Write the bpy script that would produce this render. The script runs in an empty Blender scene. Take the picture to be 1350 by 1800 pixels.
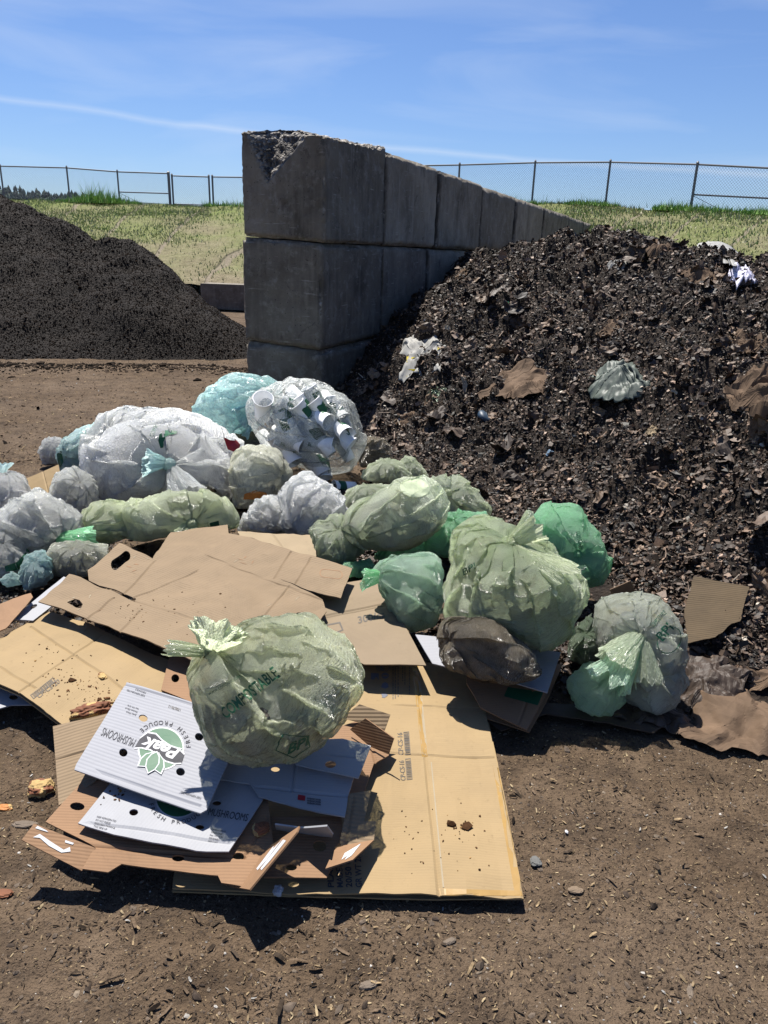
import bpy, bmesh, math, random
import numpy as np
from mathutils import Vector, Matrix
from mathutils.bvhtree import BVHTree
from mathutils.geometry import tessellate_polygon

S = bpy.context.scene
COL = S.collection
# ------------------------------------------------------------------ camera
F, CX, CY, EYE = 1300.0, 675.0, 900.0, 1.5
PITCH, ROLL = math.radians(19.5), 0.030
cd = bpy.data.cameras.new('camera'); cam = bpy.data.objects.new('camera', cd); COL.objects.link(cam)
cd.sensor_fit = 'VERTICAL'; cd.sensor_height = 36; cd.lens = 36*F/1800; cd.clip_start = .05; cd.clip_end = 3000
RM = Matrix.Rotation(math.pi/2-PITCH, 4, 'X') @ Matrix.Rotation(ROLL, 4, 'Z')
cam.matrix_world = Matrix.Translation((0, 0, EYE)) @ RM
S.camera = cam
# ------------------------------------------------------------------ sky + sun + exposure
SUN_EL, SUN_AZ = math.radians(66), math.radians(-25)      # azimuth from +Y, negative = left
w = bpy.data.worlds.new('World'); S.world = w; w.use_nodes = True
nt = w.node_tree; nt.nodes.clear()
wo = nt.nodes.new('ShaderNodeOutputWorld'); bg = nt.nodes.new('ShaderNodeBackground'); bg.inputs[1].default_value = .050
sky = nt.nodes.new('ShaderNodeTexSky'); sky.sky_type = 'NISHITA'; sky.sun_disc = False
sky.sun_elevation = SUN_EL; sky.sun_rotation = SUN_AZ; sky.air_density = 1.0; sky.dust_density = .3; sky.ozone_density = 2.5
def wn(t, **k):
    n = nt.nodes.new(t)
    for a, b in k.items(): setattr(n, a, b)
    return n
def wl(a, b): nt.links.new(a, b)
tc = wn('ShaderNodeTexCoord'); sep = wn('ShaderNodeSeparateXYZ'); wl(tc.outputs['Generated'], sep.inputs[0])
def wm(op, a, b=None, c=None, clamp=False):
    n = wn('ShaderNodeMath', operation=op); n.use_clamp = clamp
    for i, v in enumerate((a, b, c)):
        if v is None: continue
        if isinstance(v, (int, float)): n.inputs[i].default_value = v
        else: wl(v, n.inputs[i])
    return n.outputs[0]
az = wm('ARCTAN2', sep.outputs[0], sep.outputs[1]); el = wm('ARCSINE', sep.outputs[2])
mapc = wn('ShaderNodeCombineXYZ'); wl(az, mapc.inputs[0]); wl(el, mapc.inputs[1])
# condensation trail: a long thin streak
ns = wn('ShaderNodeTexNoise'); ns.inputs['Scale'].default_value = 9; ns.inputs['Detail'].default_value = 5; wl(mapc.outputs[0], ns.inputs['Vector'])
cent = wm('ADD', wm('MULTIPLY', az, -.060), wm('ADD', .117, wm('MULTIPLY', wm('SUBTRACT', ns.outputs[0], .5), .012)))
dist = wm('ABSOLUTE', wm('SUBTRACT', el, cent))
trail = wm('SUBTRACT', 1, wm('DIVIDE', dist, .0055), clamp=True)
wisp = wn('ShaderNodeTexNoise'); wisp.inputs['Scale'].default_value = 2.6; wisp.inputs['Detail'].default_value = 7; wisp.inputs['Distortion'].default_value = .6
mp = wn('ShaderNodeMapping'); mp.inputs['Rotation'].default_value = (0, 0, .42); mp.inputs['Scale'].default_value = (1, 5.5, 1); mp.inputs['Location'].default_value = (.3, .2, 0)
wl(mapc.outputs[0], mp.inputs[0]); wl(mp.outputs[0], wisp.inputs['Vector'])
wispf = wm('MULTIPLY', wm('SUBTRACT', wisp.outputs[0], .47), .95, clamp=True)
wispf = wm('MULTIPLY', wispf, wm('SUBTRACT', 1.0, wm('MULTIPLY', wm('ABSOLUTE', wm('SUBTRACT', el, .2)), 2.2), clamp=True))
cl = wm('ADD', wm('MULTIPLY', wm('POWER', trail, 1.2), .26), wispf, clamp=True)
mixc = wn('ShaderNodeMix', data_type='RGBA'); wl(cl, mixc.inputs[0])
tint = wn('ShaderNodeMix', data_type='RGBA', blend_type='MULTIPLY'); tint.inputs[0].default_value = 1
wl(sky.outputs[0], tint.inputs[6]); tint.inputs[7].default_value = (.78, .93, 1.24, 1)
wl(tint.outputs[2], mixc.inputs[6]); mixc.inputs[7].default_value = (8.5, 9.2, 10.2, 1)
wl(mixc.outputs[2], bg.inputs[0]); wl(bg.outputs[0], wo.inputs[0])
sd = bpy.data.lights.new('sun', 'SUN'); sd.energy = 5.0; sd.angle = math.radians(.55); sd.color = (1, .955, .88)
sun = bpy.data.objects.new('sun', sd); COL.objects.link(sun)
sdir = Vector((math.sin(SUN_AZ)*math.cos(SUN_EL), math.cos(SUN_AZ)*math.cos(SUN_EL), math.sin(SUN_EL)))
sun.rotation_euler = sdir.to_track_quat('Z', 'Y').to_euler(); sun.location = (0, 0, 20)
S.view_settings.view_transform = 'Standard'; S.view_settings.look = 'None'; S.view_settings.exposure = 0.98; S.view_settings.gamma = 1
S.render.engine = 'CYCLES'; S.cycles.max_bounces = 8; S.cycles.transparent_max_bounces = 12; S.cycles.caustics_reflective = False; S.cycles.caustics_refractive = False

# ------------------------------------------------------------------ projection helpers
R3 = np.array(RM.to_3x3()); CAM = np.array([0, 0, EYE])
def ray(px, py):
    v = R3 @ np.array([(px-CX)/F, -(py-CY)/F, -1.0]); return v/np.linalg.norm(v)
def PZ(px, py, z):
    r = ray(px, py); return CAM + r*((z-EYE)/r[2])
def PD(px, py, d):                       # d = horizontal forward distance (world y)
    r = ray(px, py); return CAM + r*(d/r[1])

# ------------------------------------------------------------------ numpy noise
_rs = np.random.RandomState(7); _perm = _rs.permutation(256); _perm = np.concatenate([_perm]*3)
_g = _rs.normal(size=(256, 3)); _g /= np.linalg.norm(_g, axis=1)[:, None]
def perlin(p):
    p = np.asarray(p, float); i = np.floor(p).astype(int); f = p-i; i &= 255
    u = f*f*f*(f*(f*6-15)+10); r = 0
    for a in (0, 1):
        wx = u[..., 0] if a else 1-u[..., 0]
        for b in (0, 1):
            wy = u[..., 1] if b else 1-u[..., 1]
            for c in (0, 1):
                wz = u[..., 2] if c else 1-u[..., 2]
                h = _perm[_perm[_perm[i[..., 0]+a]+i[..., 1]+b]+i[..., 2]+c]
                g = _g[h]
                r = r + wx*wy*wz*(g[..., 0]*(f[..., 0]-a)+g[..., 1]*(f[..., 1]-b)+g[..., 2]*(f[..., 2]-c))
    return r*1.5
def fbm(p, o=4, lac=2.03, gain=.5):
    r = 0; a = 1
    for k in range(o): r = r + a*perlin(p+k*17.3); p = p*lac; a *= gain
    return r
def ridge(p): return 1-2*np.abs(perlin(p))
def facets(p, seed=0, n=6):     # sum of folded (triangle-wave) sheets: flat facets with sharp creases
    rg_ = np.random.RandomState(seed+77); r = 0; p = p+.22*np.stack([perlin(p*1.1+5), perlin(p*1.1+15), perlin(p*1.1+25)], -1)
    for k in range(n):
        d = rg_.normal(size=3); d /= np.linalg.norm(d); f_ = .7*1.35**k; r = r+np.abs(((p @ d)*f_+rg_.rand()) % 1-.5)*2/(1.35**k)
    return r/sum(1/1.35**k for k in range(n))
def xyz(x, y, z=0): return np.stack([x, y, np.zeros_like(x)+z], -1)

# ------------------------------------------------------------------ mesh helpers
def mesh_np(name, V, Fc, mat=None, smooth=True, uv=None, col=None, vatt=None, parent=None):
    me = bpy.data.meshes.new(name); V = np.asarray(V, np.float32); Fc = np.asarray(Fc, np.int32); k = Fc.shape[1]; n = len(Fc)
    me.vertices.add(len(V)); me.vertices.foreach_set('co', V.ravel())
    me.loops.add(n*k); me.loops.foreach_set('vertex_index', Fc.ravel())
    me.polygons.add(n); me.polygons.foreach_set('loop_start', np.arange(n, dtype=np.int32)*k)
    try: me.polygons.foreach_set('loop_total', np.full(n, k, np.int32))
    except Exception: pass
    me.polygons.foreach_set('use_smooth', np.full(n, smooth)); me.update(calc_edges=True)
    if uv is not None:
        l = me.uv_layers.new(name='UVMap'); l.data.foreach_set('uv', np.asarray(uv, np.float32)[Fc.ravel()].ravel())
    if col is not None:
        a = me.attributes.new('Col', 'FLOAT_COLOR', 'POINT'); c = np.ones((len(V), 4), np.float32); c[:, :3] = col; a.data.foreach_set('color', c.ravel())
    for nm, arr in (vatt or {}).items():
        a = me.attributes.new(nm, 'FLOAT_VECTOR', 'POINT'); a.data.foreach_set('vector', np.asarray(arr, np.float32).ravel())
    if mat: me.materials.append(mat)
    o = bpy.data.objects.new(name, me); COL.objects.link(o)
    if parent: o.parent = parent; o.matrix_parent_inverse = parent.matrix_world.inverted()
    return o
def grid_faces(nu, nv, wrap_v=False):
    i = np.arange(nu-1)[:, None]; j = np.arange(nv if wrap_v else nv-1)[None]
    j2 = (j+1) % nv
    return np.stack([i*nv+j, i*nv+j2, (i+1)*nv+j2, (i+1)*nv+j], -1).reshape(-1, 4)
def bm_obj(name, bm, mat, parent=None, smooth=False):
    me = bpy.data.meshes.new(name); bm.to_mesh(me); bm.free()
    if mat: me.materials.append(mat)
    if smooth: me.polygons.foreach_set('use_smooth', [True]*len(me.polygons))
    o = bpy.data.objects.new(name, me); COL.objects.link(o)
    if parent: o.parent = parent; o.matrix_parent_inverse = parent.matrix_world.inverted()
    return o
def tag(o, label, cat, group=None):
    o['label'] = label; o['category'] = cat
    if group: o['group'] = group
    return o
def kind(o, k): o['kind'] = k; return o
def empty(name, loc):
    o = bpy.data.objects.new(name, None); COL.objects.link(o); o.location = tuple(loc); o.empty_display_size = .1
    bpy.context.view_layer.update(); return o
def tube(bm, a, b, r, n=8, r2=None):
    a = Vector(a); b = Vector(b); d = (b-a); q = d.to_track_quat('Z', 'Y'); r2 = r if r2 is None else r2
    A = [bm.verts.new(a+q @ Vector((r*math.cos(2*math.pi*i/n), r*math.sin(2*math.pi*i/n), 0))) for i in range(n)]
    B = [bm.verts.new(b+q @ Vector((r2*math.cos(2*math.pi*i/n), r2*math.sin(2*math.pi*i/n), 0))) for i in range(n)]
    for i in range(n): bm.faces.new((A[i], A[(i+1) % n], B[(i+1) % n], B[i]))
    bm.faces.new(A[::-1]); bm.faces.new(B)

# ------------------------------------------------------------------ materials
class NB:
    def __init__(s, name):
        s.m = bpy.data.materials.new(name); s.m.use_nodes = True; s.t = s.m.node_tree; s.t.nodes.clear()
        s.out = s.t.nodes.new('ShaderNodeOutputMaterial')
    def n(s, t, **k):
        x = s.t.nodes.new(t)
        for a, b in k.items(): setattr(x, a, b)
        return x
    def l(s, a, b): s.t.links.new(a, b)
    def put(s, sock, v):
        if v is None: return
        if isinstance(v, bpy.types.NodeSocket): s.l(v, sock)
        elif isinstance(v, tuple) and len(v) == 3 and sock.type == 'RGBA': sock.default_value = (*v, 1)
        else: sock.default_value = v
    def coord(s, which='Object'): return s.n('ShaderNodeTexCoord').outputs[which]
    def attr(s, name, out='Vector'): return s.n('ShaderNodeAttribute', attribute_name=name).outputs[out]
    def map(s, v, sc=(1, 1, 1), rot=(0, 0, 0), loc=(0, 0, 0)):
        x = s.n('ShaderNodeMapping'); s.l(v, x.inputs[0]); x.inputs['Scale'].default_value = sc; x.inputs['Rotation'].default_value = rot; x.inputs['Location'].default_value = loc
        return x.outputs[0]
    def noise(s, v, sc, det=4, rough=.55, dist=0, out=0):
        x = s.n('ShaderNodeTexNoise'); s.l(v, x.inputs['Vector']); x.inputs['Scale'].default_value = sc; x.inputs['Detail'].default_value = det
        x.inputs['Roughness'].default_value = rough; x.inputs['Distortion'].default_value = dist; return x.outputs[out]
    def vor(s, v, sc, out='Distance', feat='F1', rnd=1):
        x = s.n('ShaderNodeTexVoronoi', feature=feat); s.l(v, x.inputs['Vector']); x.inputs['Scale'].default_value = sc; x.inputs['Randomness'].default_value = rnd
        return x.outputs[out]
    def math(s, op, a, b=None, clamp=False):
        x = s.n('ShaderNodeMath', operation=op, use_clamp=clamp); s.put(x.inputs[0], a); s.put(x.inputs[1], b); return x.outputs[0]
    def ramp(s, f, pts, interp='LINEAR'):
        x = s.n('ShaderNodeValToRGB'); s.l(f, x.inputs[0]); cr = x.color_ramp; cr.interpolation = interp
        while len(cr.elements) < len(pts): cr.elements.new(.5)
        for e, (p, c) in zip(cr.elements, pts):
            e.position = p; e.color = (*c, 1) if isinstance(c, tuple) else (c, c, c, 1)
        return x.outputs[0]
    def mix(s, f, a, b, mode='MIX'):
        x = s.n('ShaderNodeMix', data_type='RGBA', blend_type=mode); s.put(x.inputs[0], f); s.put(x.inputs[6], a); s.put(x.inputs[7], b); return x.outputs[2]
    def bump(s, h, dist=.01, st=1, nrm=None):
        x = s.n('ShaderNodeBump'); s.l(h, x.inputs['Height']); x.inputs['Distance'].default_value = dist; x.inputs['Strength'].default_value = st
        if nrm: s.l(nrm, x.inputs['Normal'])
        return x.outputs[0]
    def bsdf(s, col, rough=.8, spec=.3, nrm=None, **k):
        x = s.n('ShaderNodeBsdfPrincipled'); s.put(x.inputs['Base Color'], col); s.put(x.inputs['Roughness'], rough); s.put(x.inputs['Specular IOR Level'], spec)
        if nrm: s.l(nrm, x.inputs['Normal'])
        for a, b in k.items(): s.put(x.inputs[a.replace('_', ' ')], b)
        return x.outputs[0]
    def mixs(s, f, a, b):
        x = s.n('ShaderNodeMixShader'); s.put(x.inputs[0], f); s.l(a, x.inputs[1]); s.l(b, x.inputs[2]); return x.outputs[0]
    def done(s, sh): s.l(sh, s.out.inputs[0]); return s.m

def m_plain(name, col, rough=.7, spec=.3, var=.15, sc=30, bump=0):
    b = NB(name); c = b.coord(); n = b.noise(c, sc, 5)
    f = b.math('ADD', b.math('MULTIPLY', n, 2*var), 1-var)
    cc = b.mix(1.0, col, f, 'MULTIPLY')
    return b.done(b.bsdf(cc, rough, spec, b.bump(n, bump) if bump else None))
def m_dirt():
    b = NB('packed_dirt'); c = b.coord()
    n1 = b.noise(c, .9, 5, .6); n2 = b.noise(c, 7, 6, .7); n3 = b.noise(c, 70, 4, .75); n4 = b.noise(b.map(c, (0.584, 1.67, 0.521)), 1.6, 5, .6)
    col = b.ramp(n2, [(.28, (0.0386, 0.0267, 0.0177)), (.5, (0.0921, 0.0629, 0.0391)), (.75, (0.143, 0.101, 0.0658))])
    col = b.mix(b.ramp(n1, [(.42, 0.), (.68, .55)]), col, (0.146, 0.108, 0.077))
    col = b.mix(b.ramp(n4, [(.5, 0.), (.72, .5)]), col, (0.0496, 0.0356, 0.0255))
    col = b.mix(b.ramp(n3, [(.36, .6), (.46, 0.)]), col, (0.0129, 0.00893, 0.00625))
    sp = b.vor(c, 130, 'Distance'); spc = b.vor(c, 130, 'Color'); ss = b.n('ShaderNodeSeparateColor'); b.l(spc, ss.inputs[0])
    m = b.math('MULTIPLY', b.ramp(sp, [(.2, 1.), (.32, 0.)]), b.math('GREATER_THAN', ss.outputs[0], .93))
    col = b.mix(b.math('MULTIPLY', m, .8), col, (0.246, 0.183, 0.104))
    h = b.math('ADD', b.math('ADD', b.math('MULTIPLY', n2, 1.2), b.math('MULTIPLY', n3, .7)), b.math('MULTIPLY', b.noise(c, 28, 5, .7), 1.))
    return b.done(b.bsdf(col, .92, .15, b.bump(h, .016, 1.)))
def m_compost(name, dark, light, sc=1.):
    b = NB(name); c = b.coord()
    n1 = b.noise(c, 2.2*sc, 5, .6); n2 = b.noise(c, 28*sc, 6, .75)
    col = b.ramp(n2, [(.3, dark), (.75, light)]); col = b.mix(b.ramp(n1, [(.4, 0.), (.7, .6)]), col, dark)
    h = b.math('ADD', n2, b.math('MULTIPLY', b.vor(c, 45*sc), .6))
    return b.done(b.bsdf(col, .85, .25, b.bump(h, .03, 1)))
def m_vcol(name, rough=.75, spec=.3):
    b = NB(name); c = b.attr('Col', 'Color'); n = b.noise(b.coord(), 90, 3)
    return b.done(b.bsdf(b.mix(1., c, b.ramp(n, [(.3, .6), (.7, 1.25)]), 'MULTIPLY'), rough, spec))
def m_concrete(name='weathered_concrete'):
    b = NB(name); c = b.coord('Object'); oi = b.n('ShaderNodeObjectInfo')
    ofs = b.n('ShaderNodeVectorMath', operation='ADD'); b.l(c, ofs.inputs[0]); sc_ = b.n('ShaderNodeVectorMath', operation='SCALE'); cmb = b.n('ShaderNodeCombineXYZ')
    for i in range(3): b.l(oi.outputs['Random'], cmb.inputs[i])
    b.l(cmb.outputs[0], sc_.inputs[0]); sc_.inputs['Scale'].default_value = 37; b.l(sc_.outputs[0], ofs.inputs[1]); v = ofs.outputs[0]
    n1 = b.noise(v, 2.2, 7, .62, .3); n2 = b.noise(b.map(v, (7, 7, .6)), 2.2, 5, .6); n3 = b.noise(v, 60, 5, .7); n4 = b.noise(v, 1.1, 4, .5)
    col = b.ramp(n1, [(.32, (0.0947, 0.0821, 0.0643)), (.5, (0.185, 0.162, 0.132)), (.68, (0.27, 0.242, 0.197))])
    col = b.mix(b.ramp(n2, [(.48, 0.), (.7, .5)]), col, (0.3, 0.27, 0.225))
    col = b.mix(b.ramp(n4, [(.52, 0.), (.66, .5)]), col, (0.0997, 0.0831, 0.0608))
    col = b.mix(1., col, oi.outputs['Color'], 'MULTIPLY')
    scr = b.noise(b.map(v, (2.5, 2.5, 30), (0, .35, 0)), 2.0, 3, .5)
    col = b.mix(b.ramp(scr, [(.66, 0.), (.72, .4)]), col, (0.498, 0.474, 0.424))
    col = b.mix(b.ramp(b.noise(v, 9, 6, .75), [(.52, 0.), (.66, .45)]), col, (0.36, 0.336, 0.296)); col = b.mix(b.ramp(b.noise(v, 5, 6, .8, 1.), [(.60, 0.), (.66, .6)]), col, (0.066, 0.0543, 0.0422)); col = b.mix(b.math('MULTIPLY', n3, .35), col, (0.06, 0.0531, 0.0456))
    pit = b.vor(v, 42); pitc = b.vor(v, 42, 'Color'); sp = b.n('ShaderNodeSeparateColor'); b.l(pitc, sp.inputs[0])
    pm = b.math('MULTIPLY', b.ramp(pit, [(.12, 1.), (.2, 0.)]), b.math('GREATER_THAN', sp.outputs[0], .86))
    col = b.mix(pm, col, (0.0498, 0.0433, 0.0367))
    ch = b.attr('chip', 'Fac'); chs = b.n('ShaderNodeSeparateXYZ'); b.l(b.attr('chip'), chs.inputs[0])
    agg = b.ramp(b.vor(c, 38, 'Color'), [(.2, (0.12, 0.111, 0.101)), (.55, (0.3, 0.278, 0.249)), (.9, (0.58, 0.54, 0.479))])
    agg = b.mix(b.ramp(b.noise(c, 4), [(.45, 0.), (.6, .7)]), agg, (0.0997, 0.0964, 0.0966))
    col = b.mix(b.math('MULTIPLY', chs.outputs[1], .8), col, (0.022, 0.0183, 0.0147))  # block ends darkened in colour to stand for shade in the joints
    agg = b.mix(chs.outputs[2], agg, b.mix(1., agg, (0.504, 0.496, 0.49), 'MULTIPLY'))
    col = b.mix(chs.outputs[0], col, agg)
    h = b.math('SUBTRACT', b.math('ADD', b.math('MULTIPLY', n1, 1.), b.math('MULTIPLY', n3, .25)), b.math('MULTIPLY', pm, .6))
    h = b.math('ADD', h, b.math('MULTIPLY', b.math('MULTIPLY', b.vor(c, 38), chs.outputs[0]), -1.5))
    return b.done(b.bsdf(col, .88, .2, b.bump(h, .022, 1.)))
def m_card(name, col, dirt=.4, corr=.5, per=.0085, dark=None):
    b = NB(name); uv = b.coord('UV'); c = b.coord('Object')
    w1 = b.n('ShaderNodeTexWave', wave_type='BANDS', bands_direction='Y', wave_profile='SIN'); b.l(uv, w1.inputs[0]); w1.inputs['Scale'].default_value = .314/per
    w1.inputs['Distortion'].default_value = .35; w1.inputs['Detail'].default_value = 1; w1.inputs['Detail Scale'].default_value = .5
    n1 = b.noise(c, 5, 5, .6); n2 = b.noise(c, 45, 5, .7); fib = b.noise(b.map(uv, (1, 9, 1)), 60, 3, .6)
    dk = dark or tuple(x*.62 for x in col)
    cc = b.mix(b.ramp(n1, [(.35, 0.), (.75, dirt)]), col, dk)
    cc = b.mix(b.ramp(b.noise(c, 2.6, 6, .7, .8), [(.52, 0.), (.70, dirt*1.1)]), cc, tuple(x*.5 for x in col))
    cc = b.mix(b.ramp(n2, [(.60, 0.), (.72, dirt)]), cc, tuple(x*.4 for x in col))
    cc = b.mix(b.math('MULTIPLY', fib, .22), cc, dk)
    cc = b.mix(b.math('MULTIPLY', w1.outputs[1], .16*corr), cc, tuple(x*.5 for x in col))
    h = b.math('ADD', b.math('MULTIPLY', w1.outputs[1], corr), b.math('MULTIPLY', n1, 1.6))
    return b.done(b.bsdf(cc, .78, .25, b.bump(h, .0022, .8)))
def m_film(name, col, col2, trans=.38, clear=.22, dirty=(.13, .1, .05), dirt=.25, rough=.19, sc=1., sss=.15, rmin=.5):
    b = NB(name); c = b.coord('Object'); wr = b.attr('wr')
    n1 = b.noise(c, 5*sc, 4, .55, .4); n2 = b.noise(c, 13*sc, 5, .65, .8); n3 = b.noise(wr, 3.2, 2, .5, .6); n4 = b.noise(wr, 8, 1, .5, .4)
    base = b.mix(b.ramp(n1, [(.36, 0.), (.66, 1.)]), col, col2)
    base = b.mix(b.ramp(n2, [(.55, 0.), (.72, dirt)]), base, dirty)
    r1 = b.math('ABSOLUTE', b.math('SUBTRACT', n3, .5)); r2 = b.math('ABSOLUTE', b.math('SUBTRACT', n4, .5)); c3 = b.noise(c, 14, 1.5, .5, 1.6)
    r3 = b.math('ABSOLUTE', b.math('SUBTRACT', c3, .5))
    h = b.math('ADD', b.math('ADD', b.math('MULTIPLY', r1, 3.0), b.math('MULTIPLY', r2, 1.5)), b.math('MULTIPLY', r3, .45))
    h = b.math('MULTIPLY', h, -1.)
    nr = b.bump(h, .014, 1.)
    # folds where the film doubles up look paler and more solid
    fold = b.math('MAXIMUM', b.ramp(r1, [(0., 1.), (.05, 0.)]), b.math('MULTIPLY', b.ramp(r2, [(0., 1.), (.045, 0.)]), .6))
    base = b.mix(b.math('MULTIPLY', fold, .5), base, b.mix(.5, col, (.95, .97, .93)))
    pr = b.bsdf(base, rough, .9, nr, Subsurface_Weight=sss, Subsurface_Radius=(1., 1., .8), Subsurface_Scale=.10) if sss else b.bsdf(base, rough, .9, nr)
    tr = b.n('ShaderNodeBsdfTranslucent'); b.l(base, tr.inputs[0]); b.l(nr, tr.inputs['Normal'])
    tp = b.n('ShaderNodeBsdfTransparent'); b.l(b.mix(.42, (1, 1, 1), base), tp.inputs[0])
    sh = b.mixs(trans, pr, tr.outputs[0])
    lw = b.n('ShaderNodeLayerWeight'); lw.inputs[0].default_value = .35; b.l(nr, lw.inputs['Normal'])
    fac = b.math('MULTIPLY', b.math('SUBTRACT', 1., lw.outputs['Facing']), clear)
    fac = b.math('MULTIPLY', fac, b.ramp(n3, [(.40, rmin), (.6, 1.)])); fac = b.math('MULTIPLY', fac, b.math('SUBTRACT', 1., b.math('MULTIPLY', fold, .6)), clamp=True)
    return b.done(b.mixs(fac, sh, tp.outputs[0]))
def m_contents(name, pal, tl=.3):
    b = NB(name); c = b.coord('Object'); d = b.n('ShaderNodeVectorMath', operation='ADD'); b.l(c, d.inputs[0])
    nn = b.n('ShaderNodeVectorMath', operation='SCALE'); b.l(b.noise(c, 6, 3, out=1), nn.inputs[0]); nn.inputs['Scale'].default_value = .12; b.l(nn.outputs[0], d.inputs[1])
    v = b.vor(d.outputs[0], 10., 'Color'); s_ = b.n('ShaderNodeSeparateColor'); b.l(v, s_.inputs[0])
    k = len(pal); col = b.ramp(s_.outputs[0], [(i/k, p) for i, p in enumerate(pal)], 'CONSTANT')
    ed = b.vor(d.outputs[0], 10., 'Distance', 'DISTANCE_TO_EDGE')
    col = b.mix(b.ramp(ed, [(0, .9), (.16, 0.)]), col, (.02, .016, .012))
    n = b.noise(c, 30, 4); col = b.mix(1., col, b.ramp(n, [(.3, .6), (.7, 1.15)]), 'MULTIPLY')
    nr = b.bump(b.vor(d.outputs[0], 8.5), .02); tr = b.n('ShaderNodeBsdfTranslucent'); b.l(col, tr.inputs[0]); b.l(nr, tr.inputs['Normal'])
    return b.done(b.mixs(tl, b.bsdf(col, .7, .3, nr), tr.outputs[0]))
def m_grass_bank():
    b = NB('seeded_grass_bank'); c = b.coord()
    n1 = b.noise(c, .35, 4, .6); n2 = b.noise(c, 5, 6, .75); n3 = b.noise(b.map(c, (1, 1, .3)), 22, 4, .7)
    st = b.ramp(n2, [(.3, (0.124, 0.104, 0.0634)), (.55, (0.223, 0.189, 0.123)), (.75, (0.285, 0.246, 0.169))])
    gr = b.ramp(n2, [(.3, (0.0928, 0.121, 0.0302)), (.7, (0.179, 0.218, 0.0664))])
    sx = b.n('ShaderNodeSeparateXYZ'); b.l(c, sx.inputs[0])
    up = b.math('MULTIPLY', b.math('SUBTRACT', sx.outputs[2], 1.4), .3)
    f = b.math('ADD', b.ramp(n1, [(.36, .05), (.60, .8)]), up)
    f = b.math('MULTIPLY', f, b.ramp(n3, [(.35, .4), (.6, 1.)]), clamp=True)
    col = b.mix(f, st, gr)
    uv = b.coord('UV'); su = b.n('ShaderNodeSeparateXYZ'); b.l(uv, su.inputs[0])
    fr = b.math('FRACT', b.math('ADD', su.outputs[0], b.math('MULTIPLY', b.noise(c, .8), .08)))
    ln = b.ramp(b.math('ABSOLUTE', b.math('SUBTRACT', fr, .5)), [(0, .8), (.025, .55), (.035, 0.)])
    col = b.mix(ln, col, (0.223, 0.184, 0.144))
    ed = b.math('LESS_THAN', b.math('ABSOLUTE', b.math('SUBTRACT', fr, .465)), .008); col = b.mix(b.math('MULTIPLY', ed, .7), col, (0.0495, 0.043, 0.0302))
    return b.done(b.bsdf(col, .9, .1, b.bump(n3, .06)))

M = {}
M['dirt'] = m_dirt()
M['compost'] = m_compost('fresh_compost', (0.0076, 0.00507, 0.0038), (0.0538, 0.0367, 0.0248))
M['mulch'] = m_compost('screened_compost', (0.0038, 0.00244, 0.00178), (0.0222, 0.0143, 0.0101))
M['flake'] = m_vcol('compost_flakes', .62, .42); M['chip'] = m_vcol('soil_chips', .95, .06); M['grassblade'] = m_vcol('grass_blades', .6, .3)
M['concrete'] = m_concrete(); M['bank'] = m_grass_bank()
M['tan'] = m_card('tan_cardboard', (0.278, 0.198, 0.103), .28, .12); M['kraft'] = m_card('kraft_cardboard', (0.21, 0.151, 0.0926), .3, .6, .012)
M['brown'] = m_card('brown_cardboard', (0.237, 0.139, 0.0769), .4, .25); M['white'] = m_card('white_cardboard', (0.268, 0.273, 0.297), .10, .4, .011, (0.223, 0.223, 0.234))
M['whitesmooth'] = m_card('white_box_board', (0.297, 0.302, 0.32), .14, .1, .009, (0.249, 0.249, 0.258)); M['grey'] = m_card('greyish_cardboard', (0.207, 0.157, 0.103), .2, .1)
M['wet'] = m_card('wet_cardboard', (0.0825, 0.0567, 0.0295), .6, 1., .013); M['pale'] = m_card('pale_cardboard', (0.284, 0.218, 0.136), .3, .5)
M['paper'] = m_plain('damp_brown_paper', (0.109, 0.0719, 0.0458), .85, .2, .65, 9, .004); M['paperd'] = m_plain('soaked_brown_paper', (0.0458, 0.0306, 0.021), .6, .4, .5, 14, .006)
M['paperw'] = m_plain('dirty_white_paper', (0.252, 0.246, 0.228), .7, .3, .5, 9, .004); M['black'] = m_plain('faded_black_ink', (.045, .045, .052), .7, .2, .5, 60)
M['green'] = m_plain('green_ink', (0.012, 0.0808, 0.0389), .5, .35, .25); M['lgreen'] = m_plain('leaf_green_ink', (.016, .085, .038), .5, .3, .1)
M['wink'] = m_plain('white_ink', (0.431, 0.437, 0.455), .6, .3, .05); M['gink'] = m_plain('grey_ink', (0.102, 0.0901, 0.0778), .7, .2, .2); M['bink'] = m_plain('blue_grey_ink', (0.12, 0.126, 0.156), .7, .2, .2)
M['tape'] = m_plain('packing_tape', (0.287, 0.179, 0.0598), .25, .6, .15); M['tear'] = m_plain('torn_paper_edge', (0.26, 0.215, 0.149), .8, .2, .1)
M['metal'] = m_plain('galvanised_steel', (0.137, 0.137, 0.148), .5, .5, .2); M['wire'] = m_plain('chain_link_wire', (0.239, 0.246, 0.253), .5, .5, .1)
M['bread'] = m_plain('bread_crust', (0.155, 0.0598, 0.0282), .75, .3, .7, 18, .006); M['crumb'] = m_plain('bread_crumb', (0.387, 0.268, 0.12), .9, .1, .5, 40, .006)
M['cup'] = m_plain('paper_cup_board', (.88, .88, .87), .55, .3, .05); M['oldcup'] = m_plain('old_board', (0.493, 0.493, 0.479), .55, .3, .08); M['red'] = m_plain('red_wrapper', (0.296, 0.0141, 0.0282), .35, .5, .3); M['blue'] = m_plain('dark_blue_cap', (0.0141, 0.0352, 0.0634), .5, .5, .3)
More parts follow.
